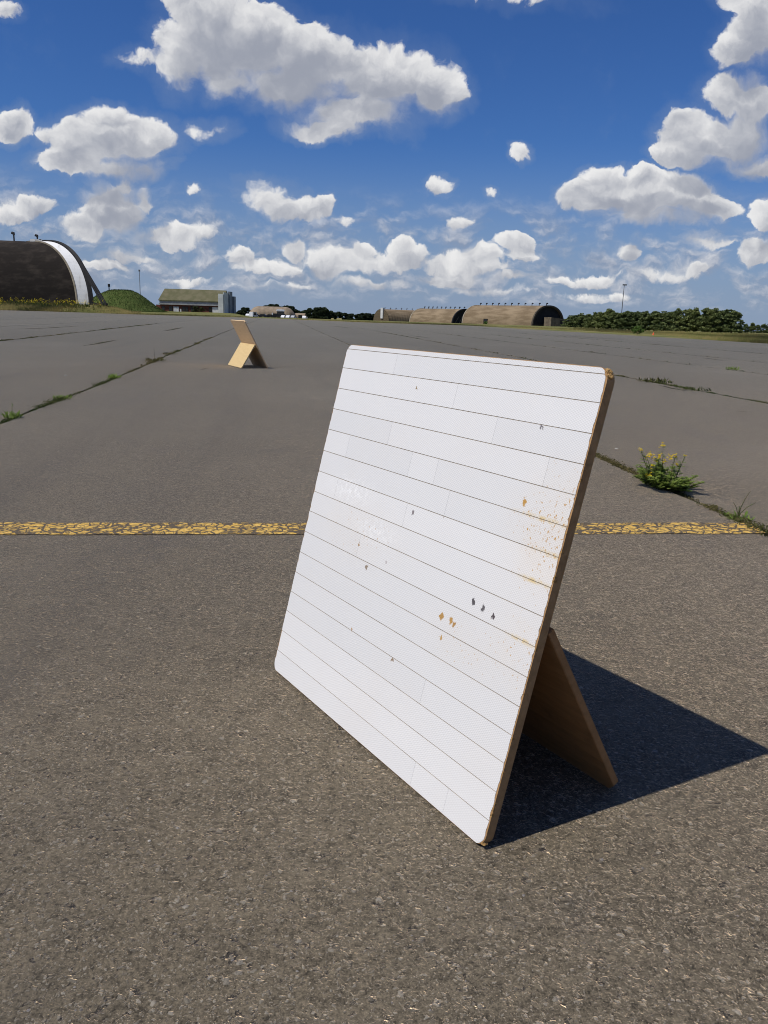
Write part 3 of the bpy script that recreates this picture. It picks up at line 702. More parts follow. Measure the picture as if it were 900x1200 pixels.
# the end stands oblique to the vault: lean every part along the vault's own direction
ph = R(6); axis = np.array([-math.cos(ph), -math.sin(ph)])
kx, ky = float(axis @ wdir), float(axis @ adir)
if ky < 0: kx, ky = kx, ky
SIDE = 1 if np.dot(np.array([math.cos(sh.rotation_euler.z), math.sin(sh.rotation_euler.z)]), wdir) > 0 else -1
for c in sh.children:
    kk = 1.0
    for v in c.data.vertices:
        y = v.co.y + c.location.y
        y2 = y if y > 0 else y * .9
        v.co.x += SIDE * kx * y2; v.co.y = ky * y2 - c.location.y
    c.data.update()

def far_shelter(name_label, px_near, py_near, Y, half, h, L, beta, mat_shell, vents, end, cat='aircraft shelter', grp='brown shelters beyond the apron'):
    """near foot of the end nearest the viewer's right; shell runs away to the left"""
    nbp = at(px_near, py_near, Y)
    wd = np.array([math.sin(beta), math.cos(beta)]); ad = np.array([-math.cos(beta), math.sin(beta)])
    c = nbp[:2] + wd * half
    o = empty('aircraft_shelter', (c[0], c[1], nbp[2] - .15), math.atan2(ad[1], ad[0]) - math.pi / 2)
    tag(o, name_label, cat, grp)
    arch_strip(half, h, 1.0, L - .6, .5, 40, int(L / 2.2)).build('shell', mat_shell, o)
    arch_strip(half + .18, h + .18, 0, .98, .7, 40).build('end_rim', M_rim if end != 'frame' else M_black, o)
    arch_strip(half + .18, h + .18, L - .62, L + .3, .7, 40).build('end_rim', M_lightedge, o)
    arch_wall(half - .4, h - .4, 1.3).build('end_door', M_dark, o)
    arch_wall(half - .4, h - .4, L - 1).build('back_wall', M_conc, o)
    for k in range(vents):
        vent_mb(1.15, .55).build('vent', M_black, o, (0, 2.5 + (L - 5) * k / max(1, vents - 1), h - .1))
    return o
h3 = far_shelter('largest brown arched shelter with black open end beside the pine belt', 624, 381.6, 390, 9.2, 9.5, 62, R(63), M_shelltan, 11, 'door')
# concrete entrance block before the dark end
eb = MB(); eb.prism([(-3.6, -.6), (9.6, -.6), (9.6, 1.5), (7.2, 2.5), (2.2, 3.7), (-3.6, 4.2)], -6.5, -1.2)
eb.build('entrance_block', M_conc, h3)
MB().box((1.6, -6.62, 1.2), (2.9, -6.45, 3.0)).build('opening', M_dark, h3)
MB().box((7.4, -6.6, .2), (8.6, -6.45, 1.3)).build('opening', M_dark, h3)
MB().box((-9.36, 38, 0.6), (-8.7, 41.5, 2.6)).build('side_hatch', M_dark, h3)
h2 = far_shelter('middle brown arched shelter with black trussed end frame', 530, 380.2, 480, 9.0, 9.0, 52, R(63), M_shelltan, 10, 'frame')
for k in range(5):
    x = -6 + 3 * k
    MB().tube([(x - 1.6, .2, .1), (x + 1.4, .2, 7.6 - abs(k - 2) * 1.5)], .18, 4).build('truss_bar', M_conc, h2)
# the third shows its other end: a netted front with a white door rail
bet = R(24)
c1 = at(452, 377.6, 560)
o = empty('aircraft_shelter'); ad = np.array([math.sin(R(52)), math.cos(R(52))]); wd = np.array([-ad[1], ad[0]])
hw = 8.6
cc = c1[:2] + wd * hw * .62
o.location = (cc[0], cc[1], c1[2] - .2); o.rotation_euler = (0, 0, math.atan2(ad[1], ad[0]) - math.pi / 2)
tag(o, 'farthest brown arched shelter with netted front and white door rail', 'aircraft shelter', 'brown shelters beyond the apron')
arch_strip(hw, 8.7, .5, 46, .5, 40, 20).build('shell', M_shelltan, o)
arch_wall(hw + .1, 8.8, 0).build('netted_front', M_mesh, o)
MB().box((.2, -.7, 2.6), (2.6, .6, 9.6)).build('door_rail', M_whitem, o)
for k in range(9): vent_mb(1.0, .5).build('vent', M_black, o, (0, 3 + 4.8 * k, 8.6))
MB().box((-9.3, 16, 0), (-8.4, 18.6, 3.2)).build('side_cabinet', M_whitem, o)

# far tan shelter behind the parked cars, seen side on, and a low earth shelter right of it
M_tan = noisy((.30, .235, .165), (.21, .165, .115), .4, 5, objc, .9, .15, .3, 6, name='tan_shell')
p0 = at(316, 371.0, 420)
o = empty('aircraft_shelter', (p0[0], p0[1] + 9, p0[2]), R(90) + R(8))
tag(o, 'low tan vaulted shelter seen side on behind the parked cars', 'aircraft shelter')
arch_strip(9.5, 5.0, -11.5, 11.5, .5, 32, 10, e=2.4).build('shell', M_tan, o)
arch_wall(9.1, 4.7, -11.2).build('end_wall', M_conc, o); arch_wall(9.1, 4.7, 10.9).build('end_wall', M_conc, o)
for c in o.children:                       # the ends of this one are rounded off
    for v in c.data.vertices:
        k = 1 - .62 * max(0, (abs(v.co.y) - 6.5) / 5) ** 2.4
        v.co.z *= k; v.co.x *= .4 + .6 * k
p0 = at(351.5, 372.6, 430)
o = empty('earth_shelter', (p0[0], p0[1] + 3, p0[2]), R(90))
tag(o, 'small brown hump of a shelter right of the row of white cars', 'shelter')
arch_strip(3.2, 2.4, -2.6, 2.6, .4, 20).build('shell', M_tan, o)
arch_wall(2.7, 2.0, -2.4).build('end_wall', M_dark, o)
MB().box((-3.45, -1.0, .0), (-2.9, .8, 1.5)).build('doorway', M_dark, o)

# ------------------------------------------------------------------ grass mound with its vent, masts
mc = at(146, 361, 212)
def mound():
    n = 60; V = []; Fq = []
    prof = lambda dx, dy: 5.2 * (1 - sstep(np.hypot((dx + .0) / (11.5), dy / 10.5), .12, 1.02))
    xs = np.linspace(-14, 14, n); ysn = np.linspace(-12, 12, n)
    for y in ysn:
        for x in xs:
            z = float(prof(x if x > 0 else x * .8, y)); V.append((x, y, z + .12 * float(n2(x * .9, y * .9)) - .25))
    Fq = [(j * n + i, j * n + i + 1, (j + 1) * n + i + 1, (j + 1) * n + i) for j in range(n - 1) for i in range(n - 1)]
    return mesh('grass_mound', V, Fq, True)
M_mound = noisy((.058, .088, .022), (.082, .105, .030), .8, 6, objc, .95, .1, .8, 6, name='mound_grass')
zc = float(z_land(mc[0], mc[1]))
tag(link('grass_mound', mound(), None, M_mound, (mc[0] - .3, mc[1], zc)), kind='structure')
# tufts over the mound
def blades(px, py, pz, h, wd_, lean=.35, seed=1):
    r2 = np.random.default_rng(seed); n = len(px); a = r2.random(n) * 6.283
    dx, dy = np.cos(a) * wd_, np.sin(a) * wd_
    b = r2.random(n) * 6.283; lx, ly = np.cos(b) * h * lean * r2.random(n), np.sin(b) * h * lean * r2.random(n)
    A = np.zeros((n, 3, 3))
    A[:, 0] = np.stack([px - dx, py - dy, pz], 1); A[:, 1] = np.stack([px + dx, py + dy, pz], 1); A[:, 2] = np.stack([px + lx, py + ly, pz + h], 1)
    return A
vt = empty('vent_post', at(128, 342.3, 212)); tag(vt, 'small dark vent post on top of the green mound', 'vent')
MB().tube([(0, 0, -1.2), (0, 0, 1.3)], .14, 6).build('post', M_black, vt)
MB().tube([(0, 0, 1.3), (0, 0, 2.0)], .28, 8).build('cowl', M_black, vt)
M_pole = noisy((.10, .11, .12), (.16, .16, .16), 2, 3, objc, .5, .4, name='mast_steel')
def mast(px, py0, py1, Y, label, head, r0=.14):
    b_ = at(px, py1, Y); t_ = at(px, py0, Y); h = t_[2] - b_[2]
    o = tag(empty('mast', b_), label, 'mast')
    MB().tube([(0, 0, -.3), (0, 0, h * .5), (0, 0, h)], [r0, r0 * .8, r0 * .55], 8).build('pole', M_pole, o)
    if head == 'lamp':
        MB().box((-.5, -.25, h - .1), (.75, .25, h + .28)).build('lamp_head', M_pole, o)
    else:
        MB().box((-.22, -.2, h - .05), (.22, .2, h + .5)).build('lamp_head', M_pole, o)
    return o
mast(165, 318, 362, 262, 'thin grey mast behind the green mound', 'small', .13)
mast(726.5, 334, 387, 270, 'tall lamp mast rising behind the pine belt', 'lamp', .16)

# ------------------------------------------------------------------ brick building with the mossy roof
M_brick = noisy((.15, .055, .038), (.10, .042, .030), 1.5, 5, objc, .9, .2, name='dark_red_brick')
M_moss = noisy((.115, .112, .060), (.155, .142, .085), .5, 6, objc, .95, .1, .5, 3, (1, 1, .5), name='mossy_roof')
M_fascia = noisy((.34, .35, .34), (.26, .26, .25), .7, 4, objc, .7, .3, name='grey_fascia')
M_gable = noisy((.62, .64, .60), (.50, .52, .50), .6, 4, objc, .7, .3, name='pale_gable_cladding')
M_gable2 = noisy((.24, .27, .30), (.18, .20, .22), .6, 4, objc, .7, .3, name='grey_blue_cladding')
M_glass = noisy((.015, .017, .02), (.03, .032, .036), 1.5, 2, objc, .15, .6, name='dark_window')
k_ = 300 / F_PX
bl, br = at(188, 366.5, 300), at(262, 366.9, 300)
ang = math.atan2(br[1] - bl[1], br[0] - bl[0]); W_ = float(np.hypot(*(br - bl)[:2]))
bd_ = empty('brick_building', bl, ang); tag(bd_, 'long red brick building under a mossy green roof left of the tan board', 'building')
D_ = 14.0; zw, ze, zr = 2.95, 4.55, 8.6
MB().box((0, 0, -.5), (W_, D_, zw)).build('wall', M_brick, bd_)
MB().box((-1.9, 1.5, -.5), (-.01, 9, zw - .1)).build('side_lean_to', M_brick, bd_)
MB().box((-.35, -.55, zw), (W_ + .1, D_ + .4, zw + .5)).build('eave_soffit', M_fascia, bd_)
MB().box((-.2, -.15, zw + .5), (W_, D_ + .1, ze)).build('fascia', M_fascia, bd_)
rf = MB(); rf.add([(-.5, -.5, ze), (W_ + .1, -.5, ze), (W_ + .1, 5.6, zr), (.3, 5.6, zr), (-.5, 12.5, ze), (W_ + .1, 12.5, ze),
                   (-.5, -.5, ze - .25), (W_ + .1, -.5, ze - .25), (-.5, 12.5, ze - .25), (W_ + .1, 12.5, ze - .25)],
                  [(0, 1, 2, 3), (3, 2, 5, 4), (0, 3, 4), (1, 5, 2), (0, 6, 7, 1), (4, 5, 9, 8), (6, 8, 9, 7), (0, 4, 8, 6), (1, 7, 9, 5)])
rf.build('roof', M_moss, bd_)
MB().box((W_ + .12, -.7, -.8), (W_ + .4, 7.2, zr - .8)).build('gable_wall', M_gable, bd_)
MB().box((W_ - 1.7, -.95, -.8), (W_ + .10, -.58, ze + 2.7)).build('gable_edge', M_gable, bd_)
MB().box((W_ + .12, 7.25, -.8), (W_ + .9, 12.5, zr - .3)).build('rear_tower', M_gable2, bd_)
MB().box((W_ - .3, 12.6, -.8), (W_ + 1.5, 16, zr - 1.9)).build('rear_annex', M_gable2, bd_)
for (xa, xb, za, zb, mm, nm) in ((4.8, 6.7, .5, 2.3, M_whitem, 'white_door'), (18.8, 21.6, -.3, 2.5, M_whitem, 'garage_door'), (.7, 1.6, .9, 2.3, M_glass, 'window'), (3.2, 4.4, .2, 2.3, M_glass, 'window'),
                             (8.0, 8.9, .3, 2.4, M_glass, 'window'), (9.1, 10.0, .3, 2.4, M_glass, 'window'), (11.0, 12.3, .2, 2.5, M_glass, 'doorway'), (17.6, 18.6, .3, 2.5, M_glass, 'doorway'), (7.1, 7.6, .4, 1.6, M_whitem, 'white_door')):
    MB().box((xa, -.16, za), (xb, -.02, zb)).build(nm, mm, bd_)

# ------------------------------------------------------------------ vehicles at the far end
def car_mesh_parts(root, body, L=4.4, Wd=1.75, Hc=1.5, van=False):
    if van: prof = [(-L / 2, .3), (L / 2, .3), (L / 2, 1.0), (L / 2 - .7, 1.15), (L / 2 - 1.1, Hc), (-L / 2, Hc)]
    else: prof = [(-L / 2, .3), (L / 2, .3), (L / 2 - .05, .75), (L / 2 - 1.1, .92), (L / 2 - 1.75, Hc), (-L / 2 + 1.0, Hc), (-L / 2 + .15, .98), (-L / 2, .8)]
    MB().prism(prof, -Wd / 2, Wd / 2).build('body', body, root, bevel=.05)
    wn = [(-L / 2 + .8, .98), (L / 2 - 1.35, .95), (L / 2 - 1.85, Hc - .1), (-L / 2 + 1.15, Hc - .1)]
    for s in (-1, 1): MB().prism(wn, s * (Wd / 2 + .005) - .01, s * (Wd / 2 + .005) + .01).build('side_window', M_glass, root)
    MB().add([(L / 2 - 1.13, -Wd * .42, .97), (L / 2 - 1.13, Wd * .42, .97), (L / 2 - 1.70, Wd * .38, Hc - .06), (L / 2 - 1.70, -Wd * .38, Hc - .06)], [(0, 1, 2, 3)]).build('windscreen', M_glass, root, (.05, 0, .03), fix=False)
    for x in (-L / 2 + .8, L / 2 - .85):
        for s in (-1, 1):
            MB().tube([(x, s * (Wd / 2 - .12), .32), (x, s * (Wd / 2 + .03), .32)], .32, 12).build('wheel', M_black, root)
M_cw = mat('white_car_paint', (.75, .76, .78), .25, .5); M_cd = mat('dark_car_paint', (.012, .016, .028), .25, .5); M_cg = mat('black_car_paint', (.014, .014, .016), .3, .5)
M_cs = mat('silver_car_paint', (.38, .39, .41), .3, .5)
cars = [(291.5, 371.4, 398, 'white', R(80), 'white car seen end on at the left end of the parked row'),
        (300.8, 371.6, 396, 'dark', R(4), 'dark car parked beside the white van, left in the row'),
        (309, 371.9, 396, 'dark', R(-3), 'dark car parked in the middle of the row before the tan shelter'),
        (317.2, 372.2, 397, 'black', R(2), 'black car parked just left of the white topped truck'),
        (333, 373.2, 390, 'white', R(75), 'first white car right of the truck, seen end on'),
        (338.6, 373.4, 390, 'white', R(78), 'middle one of the three white cars right of the truck'),
        (344.6, 373.5, 390, 'silver', R(76), 'silver car, last of three pale cars right of the truck'),
        (357.5, 374.0, 392, 'white', R(80), 'small white car parked right of the brown hump shelter')]
for px, py, Y, c, rz, lb in cars:
    o = tag(empty('parked_car', at(px, py, Y), rz), lb, 'car', 'cars parked beyond the apron')
    car_mesh_parts(o, {'white': M_cw, 'dark': M_cd, 'black': M_cg, 'silver': M_cs}[c])
o = tag(empty('parked_van', at(297.2, 371.8, 392), R(70)), 'tall white van parked among the dark cars', 'van')
car_mesh_parts(o, M_cw, 5.0, 1.95, 2.4, True)
o = tag(empty('truck', at(327, 372.6, 392), R(12)), 'dark truck with white roof standing among the parked cars', 'truck')
MB().box((-2.9, -1.1, .55), (2.9, 1.1, 2.0)).build('chassis_body', M_cg, o, bevel=.06)
MB().box((-1.0, -1.15, 2.02), (2.4, 1.15, 3.0)).build('cab_glazing', M_glass, o, bevel=.08)
MB().box((-1.3, -1.25, 3.02), (2.6, 1.25, 3.9)).build('roof', M_cw, o, bevel=.25)
MB().box((-3.3, -1.12, 1.4), (-2.92, 1.12, 2.3)).build('tailgate', M_cw, o)
for x in (-1.9, 1.9):
    for s in (-1, 1): MB().tube([(x, s * .85, .5), (x, s * 1.14, .5)], .5, 12).build('wheel', M_black, o)
M_py = noisy((.62, .52, .22), (.5, .42, .2), 3, 3, objc, .7, .3, name='pale_yellow_paint')
for px, wpx, lb in ((389.5, 1.7, 'smaller pale yellow block standing before the dark far trees'), (397.5, 3.3, 'wider pale yellow block standing before the dark far trees')):
    o = tag(empty('barrier_block', at(px, 375.0, 420)), lb, 'barrier')
    MB().prism([(-wpx * .44, 0), (wpx * .44, 0), (wpx * .40, .55), (wpx * .34, .9), (-wpx * .34, .9), (-wpx * .40, .55)], -.4, .4).build('block', M_py, o)

# ------------------------------------------------------------------ trees
M_bark = noisy((.07, .052, .038), (.11, .085, .062), 3, 4, objc, .95, .1, name='bark')
def leafmat(name, c1, c2, tl=.22):
    def bd(t, b):
        f = t.m('ADD', t.m('MULTIPLY', isl(t), .75), t.m('MULTIPLY', t.noise(objc(t), .9, 3), .5), clamp=True)
        c = t.mix(f, c1, c2)
        c = t.mix(1.0, c, t.comb(t.lin(rnd(t), 0, 1, .85, 1.25), t.lin(rnd(t), 0, 1, .88, 1.18), t.lin(rnd(t), 0, 1, .85, 1.1)), 'MULTIPLY')
        t.put(b.inputs['Base Color'], c)
    return mat(name, c1, .8, .2, tl, bd)
M_pine = leafmat('pine_needles', (.045, .074, .028), (.15, .185, .072))
M_pine2 = leafmat('pale_pine_needles', (.065, .095, .03), (.19, .22, .08), .25)
M_dec = leafmat('far_leaves', (.018, .032, .016), (.040, .056, .026))
M_bush = leafmat('bush_leaves', (.07, .14, .03), (.13, .21, .05), .35)
def crown(seed, H, W, kind, n=1500, q=.34):
    r2 = np.random.default_rng(seed)
    nc = 90 if kind == 'pine' else 40
    C_, S_ = [], []
    for k in range(nc):
        if kind == 'pine':
            z = H * (.10 + .90 * r2.random() ** .95); wz = W * .5 * (1.0 - (z / H) ** 2.0 * .80) * (.62 + .5 * r2.random())
            a = r2.random() * 6.283; rr = wz * r2.random() ** .5 * (1.0 if r2.random() > .12 else 1.45)
            C_.append((rr * math.cos(a), rr * math.sin(a), z * (.86 + .16 * r2.random()))); S_.append(H * (.035 + .055 * r2.random()))
        else:
            z = H * (.08 + .86 * r2.random()); wz = W * .5 * math.sqrt(max(.06, 1 - ((z / H - .40) / .62) ** 2)); a = r2.random() * 6.283; rr = wz * r2.random() ** .45
            C_.append((rr * math.cos(a), rr * math.sin(a), z)); S_.append(H * (.08 + .08 * r2.random()))
    C_, S_ = np.array(C_), np.array(S_)
    k = r2.integers(0, nc, n); d = r2.normal(size=(n, 3)); d /= np.linalg.norm(d, axis=1)[:, None]
    P_ = C_[k] + d * (S_[k] * (.35 + .65 * r2.random(n) ** .5))[:, None] * np.array([1.15, 1.15, .8])
    P_[:, 2] = np.maximum(P_[:, 2], .15)
    a = r2.normal(size=(n, 3)); a /= np.linalg.norm(a, axis=1)[:, None]; b = np.cross(a, r2.normal(size=(n, 3))); b /= np.linalg.norm(b, axis=1)[:, None]
    s = (q * (.5 + .8 * r2.random(n)))[:, None]
    A = np.stack([P_ - a * s, P_ + b * s * .55, P_ + a * s, P_ - b * s * .55], 1)
    return faces_mesh('crown', A)
def trunk_mb(H, r0, seed):
    r2 = np.random.default_rng(seed); mb = MB()
    mb.tube([(0, 0, -.3), (.05, 0, H * .35), (.0, .06, H * .7), (.04, 0, H * .96)], [r0, r0 * .8, r0 * .5, r0 * .12], 7)
    for k in range(7):
        z = H * (.22 + .09 * k); a = r2.random() * 6.28; l = H * .22 * (1 - z / H * .6)
        mb.tube([(0, 0, z), (l * math.cos(a), l * math.sin(a), z + l * .45)], [r0 * .32, r0 * .08], 5)
    return mb
def tree_proto(name, seed, H, W, kind, m, n, q):
    o = empty(name)
    trunk_mb(H * .97, .03 * H, seed).build('trunk', M_bark, o)
    link('crown', crown(seed, H, W, kind, n, q), o, m)
    return o
def plant(proto, used, pt, s, rz, label, cat, group):
    o = copy_tree(proto) if used[0] else proto
    used[0] = True
    o.location = [float(v) for v in pt]; o.scale = (s[0], s[0], s[1]); o.rotation_euler = (0, 0, rz)
    tag(o, label, cat, group); return o
protos = [(tree_proto('pine_tree', 11 + k, 7.0, 5.0 + .4 * (k % 3), 'pine', (M_pine, M_pine2)[k % 3 == 1], 4800, .26), [False]) for k in range(6)]
G1 = 'pines in the dark belt right of the shelters'
# (foot px, foot py, distance, top py)
belt = [(667, 382.5, 300, 370), (674, 382.8, 292, 369), (681, 383.2, 285, 367.5), (689, 383.6, 280, 367.5), (697, 384.2, 272, 366.5), (704, 384.7, 268, 366), (712, 385.2, 262, 362.5), (719.5, 385.8, 258, 366),
        (729, 386.4, 256, 365.5), (737, 387, 254, 364.5), (746, 387.6, 252, 365), (756, 388.2, 248, 364.5), (766, 388.8, 246, 364), (775, 389.3, 243, 365.5), (783, 389.8, 241, 365),
        (792, 390.3, 238, 362.5), (803, 390.9, 236, 362.5), (813, 391.5, 234, 361.5), (824, 392.0, 232, 361.3), (834, 392.5, 230, 362), (845, 393.1, 229, 362.5), (856, 393.6, 228, 363)]
for i, (px, py, Y, pt) in enumerate(belt):
    p_ = at(px, py, Y); h = at(px, pt, Y)[2] - p_[2]
    lb = 'dark green pine in the close belt right of the brown shelters'
    if i == 0: lb = 'small pine at the left end of the belt, beside the largest brown shelter'
    if i == 6: lb = 'pine whose top stands above its neighbours left of the lamp mast'
    if i == len(belt) - 1: lb = 'tall wide pine at the right end of the close belt'
    p_[2] = float(z_land(p_[0], p_[1])); h = at(px, pt, Y)[2] - p_[2]
    pr = protos[(i * 3 + i // 4) % len(protos)]
    plant(*pr, p_, ((1.25 + .5 * random.random()) * (h / 7) ** .5, h / 7), random.random() * 6.28, lb, 'pine tree', G1)
for i, (px, Y, pt) in enumerate([(672, 318, 370.5), (686, 305, 369), (701, 290, 367), (716, 282, 366), (733, 276, 366), (751, 272, 366), (769, 266, 365.5), (787, 262, 364.5), (808, 256, 364), (829, 252, 363.5), (849, 250, 364)]):
    p_ = at(px, 388, Y); p_[2] = float(z_land(p_[0], p_[1])); h = at(px, pt, Y)[2] - p_[2]
    plant(*protos[(i + 2) % 6], p_, (1.2 * (h / 7) ** .5, h / 7), random.random() * 6.28, 'pine in the back row of the dark belt, half hidden by the front row', 'pine tree', G1)
for i, px in enumerate([866, 873, 880, 887, 894, 901, 908]):
    p_ = at(px, 392, 330); p_[2] = float(z_land(p_[0], p_[1])); h = at(px, 380.3 - (i % 3) * 1.0, 330)[2] - p_[2]
    plant(*protos[(i * 5) % 6], p_, (1.05 * (h / 7) ** .5, h / 7), random.random() * 6.28, 'lower distant pine beyond the right end of the close belt', 'pine tree', 'lower pines at the right edge')
dprotos = [(tree_proto('broadleaf_tree', 31 + k, 8.0, 8.2, 'dec', M_dec, 3600, .62), [False]) for k in range(3)]
fl = [(357.5, 600, 365), (362, 590, 362.8), (367.5, 590, 361.8), (373, 590, 361.7), (379, 590, 362), (384.5, 595, 363.5), (390.5, 600, 367), (397, 600, 366.6), (404, 600, 367.2), (411, 605, 368.4), (418.5, 600, 369), (424.5, 600, 367.4), (431, 605, 368), (437, 608, 369),
      (283, 520, 364.2), (287.5, 520, 361.5), (279.5, 530, 366.2), (315, 500, 359), (320, 500, 358.5), (326, 500, 358.8), (335, 500, 359.6), (339.5, 500, 360), (344, 500, 362.3), (349.5, 500, 364.5), (354, 505, 366.2), (274.5, 560, 367)]
for i, (px, Y, pt) in enumerate(fl):
    p_ = at(px, 372, Y); p_[2] = float(z_land(p_[0], p_[1])) - .3; h = (at(px, pt, Y)[2] - p_[2]) * 1.10
    if i < 14: lb, gr = 'dark rounded tree in the far row left of the brown shelters', 'far trees left of the brown shelters'
    else: lb, gr = 'dark tree behind the tan shelter and the parked cars', 'far trees behind the tan shelter'
    if i == 3: lb = 'tallest dark tree of the far row left of the brown shelters'
    if i == 15: lb = 'dark tree just left of the tan vaulted shelter'
    plant(*dprotos[i % 3], p_, (1.0 * (h / 8) ** .45, h / 8), random.random() * 6.28, lb, 'tree', gr)
# bushes: before the brick building, at the apron edge on the right, beside the largest shelter
def bush(px, py, Y, wpx, hpx, label, seed, m=M_bush, n=900):
    k = Y / F_PX; p_ = at(px, py, Y)
    o = tag(empty('bush', p_), label, 'bush')
    c = crown(seed, hpx * k, wpx * k, 'dec', n, .08 * wpx * k * .9); link('leaves', c, o, m)
    mb = MB()
    for a in range(5): mb.tube([(0, 0, -.05), (.3 * wpx * k * math.cos(a * 1.25), .3 * wpx * k * math.sin(a * 1.25), hpx * k * .7)], [.02 * hpx * k, .006 * hpx * k], 5)
    mb.build('stem', M_bark, o); return o
M_olive = leafmat('olive_leaves', (.028, .034, .012), (.055, .060, .022), .2)
bush(229.5, 367.3, 295.5, 9, 8, 'dark olive bush against the brick wall, left one of two', 41, M_olive)
bush(237, 367.6, 295.5, 7, 7.5, 'dark olive bush against the brick wall, right one of two', 42, M_olive)
bush(747, 392, 93, 12, 9.5, 'bright green bush at the apron edge before the pine belt', 43)
bush(569, 380.9, 372, 6, 4, 'little green bush at the foot of the largest shelter', 44)
M_or = mat('orange_plastic', (.72, .11, .03), .5, .4)
o = tag(empty('marker_cone', at(765.5, 393.2, 90)), 'small orange cone standing at the apron edge right of the green bush', 'cone')
MB().box((-.15, -.15, 0), (.15, .15, .03)).build('base', M_or, o)
MB().tube([(0, 0, .025), (0, 0, .34)], [.13, .03], 12).build('cone', M_or, o)

# ------------------------------------------------------------------ grass
def grassmat(name, c1, c2, c3=None, tl=.3):
    def bd(t, b):
        f = isl(t); c = t.mix(f, c1, c2)
        if c3: c = t.mix(t.ss(t.noise(pos(t), .3, 3), .42, .6), c, c3)
        t.put(b.inputs['Base Color'], c)
    return mat(name, c1, .8, .15, tl, bd)
M_dry = grassmat('dry_grass', (.23, .185, .070), (.33, .27, .11), (.17, .16, .055))
M_green = grassmat('field_grass', (.13, .15, .042), (.21, .20, .07), (.27, .22, .085))
M_mgrass = grassmat('mound_blades', (.050, .080, .018), (.085, .112, .030))
M_flow = mat('yellow_petals', (.85, .66, .03), .6, .2, .25)
def strip_blades(us, d0, d1, n, h0, h1, w_, seed):
    r2 = np.random.default_rng(seed)
    u = us[0] + (us[1] - us[0]) * r2.random(n); y = y_end(u) + d0 + (d1 - d0) * r2.random(n) ** 1.3
    x = u * y; z = z_land(x, y) - .03
    clump = .55 + .9 * (n2(x * 1.1, y * 1.1, 3) + .5)
    return blades(x, y, z, (h0 + (h1 - h0) * r2.random(n)) * clump, w_, .5, seed), np.stack([x, y, z], 1)
A1, _ = strip_blades((-.62, -.30), -.6, 22, 22000, .18, .55, .05, 5)
A1b, _ = strip_blades((-.31, .30), -.6, 16, 16000, .06, .22, .05, 6)
tag(link('dry_grass', faces_mesh('dry_grass', np.concatenate([A1, A1b])), None, M_dry), 'dry yellowed grass along the far edge of the apron', 'grass', kind='stuff')
A2, _ = strip_blades((.22, .62), -.4, 40, 30000, .08, .30, .03, 8)
A2b, _ = strip_blades((.22, .62), 30, 120, 16000, .12, .35, .07, 9)
tag(link('field_grass', faces_mesh('field_grass', np.concatenate([A2, A2b])), None, M_green), 'rough greenish grass between the apron and the pine belt', 'grass', kind='stuff')
r2 = np.random.default_rng(12); n = 14000
xx = (r2.random(n) * 2 - 1) * 12.5; yy_ = (r2.random(n) * 2 - 1) * 11
zz = 5.2 * (1 - sstep(np.hypot(np.where(xx > 0, xx, xx * .8) / 11.5, yy_ / 10.5), .12, 1.02)) - .25
tag(link('mound_grass', faces_mesh('mound_grass', blades(xx + mc[0] - .3, yy_ + mc[1], zz + zc, .12 + .22 * r2.random(n), .06, .5, 13)), None, M_mgrass), 'short green grass on the mound', 'grass', kind='stuff')
# yellow flowering weeds along the foot of the dark shelter
n = 330; uu = -.52 + .18 * r2.random(n) ** 1.0; yv = 139 + 7 * r2.random(n); xv = uu * yv
hv = .5 + .55 * r2.random(n); dens = n1(uu * 90, 2) + .5; kp = r2.random(n) < dens * 1.1; xv, yv, hv = xv[kp], yv[kp], hv[kp]; n = len(xv)
zv = z_land(xv, yv); fl_ = []
for k in range(5):
    a = r2.normal(size=(n, 3)); a /= np.linalg.norm(a, axis=1)[:, None]; b = np.cross(a, r2.normal(size=(n, 3))); b /= np.linalg.norm(b, axis=1)[:, None]
    P_ = np.stack([xv, yv, zv + hv], 1) + r2.normal(size=(n, 3)) * .10; s = .045
    fl_.append(np.stack([P_ - a * s, P_ + b * s, P_ + a * s, P_ - b * s], 1))
wf = tag(link('flowering_weeds', faces_mesh('flowering_weeds', np.concatenate(fl_)), None, M_flow), 'yellow flowering weeds along the foot of the dark shelter', 'weeds', kind='stuff')
st_ = np.concatenate([blades(xv + .06 * k, yv, zv - .03, hv * (.7 + .15 * k), .05, .3, 20 + k) for k in range(3)])
link('weed_stems', faces_mesh('weed_stems', st_), wf, M_mgrass)['kind'] = 'stuff'

# moss, small leaves and grass along the joints
def joint_moss(t_, y0, y1, n, seed, wmax=.055, smin=.004, smax=.013, gate=.0, pw=1.0):
    r2 = np.random.default_rng(seed)
    y = y0 + (y1 - y0) * r2.random(n) ** pw
    dens = n1(y * 1.7, seed) + n1(y * 6, seed + 1) * .7 + .5; kp = r2.random(n) < np.clip(dens - gate, 0.02, 1)
    y = y[kp]; n = len(y); dens = dens[kp]
    x = joint_x(t_, y) + r2.normal(size=n) * wmax * .42 * (.5 + np.clip(dens, 0, 1)); z = -.004 + .032 * r2.random(n) ** 2 * np.clip(dens, .2, 1.2)
    P_ = np.stack([x, y, z], 1)
    a = r2.normal(size=(n, 3)); a[:, 2] *= .6; a /= np.linalg.norm(a, axis=1)[:, None]; b = np.cross(a, r2.normal(size=(n, 3))); b /= np.linalg.norm(b, axis=1)[:, None]
    s = (smin + (smax - smin) * r2.random(n) ** 2)[:, None]
    return np.stack([P_ - a * s, P_ + b * s * .5, P_ + a * s, P_ - b * s * .5], 1)
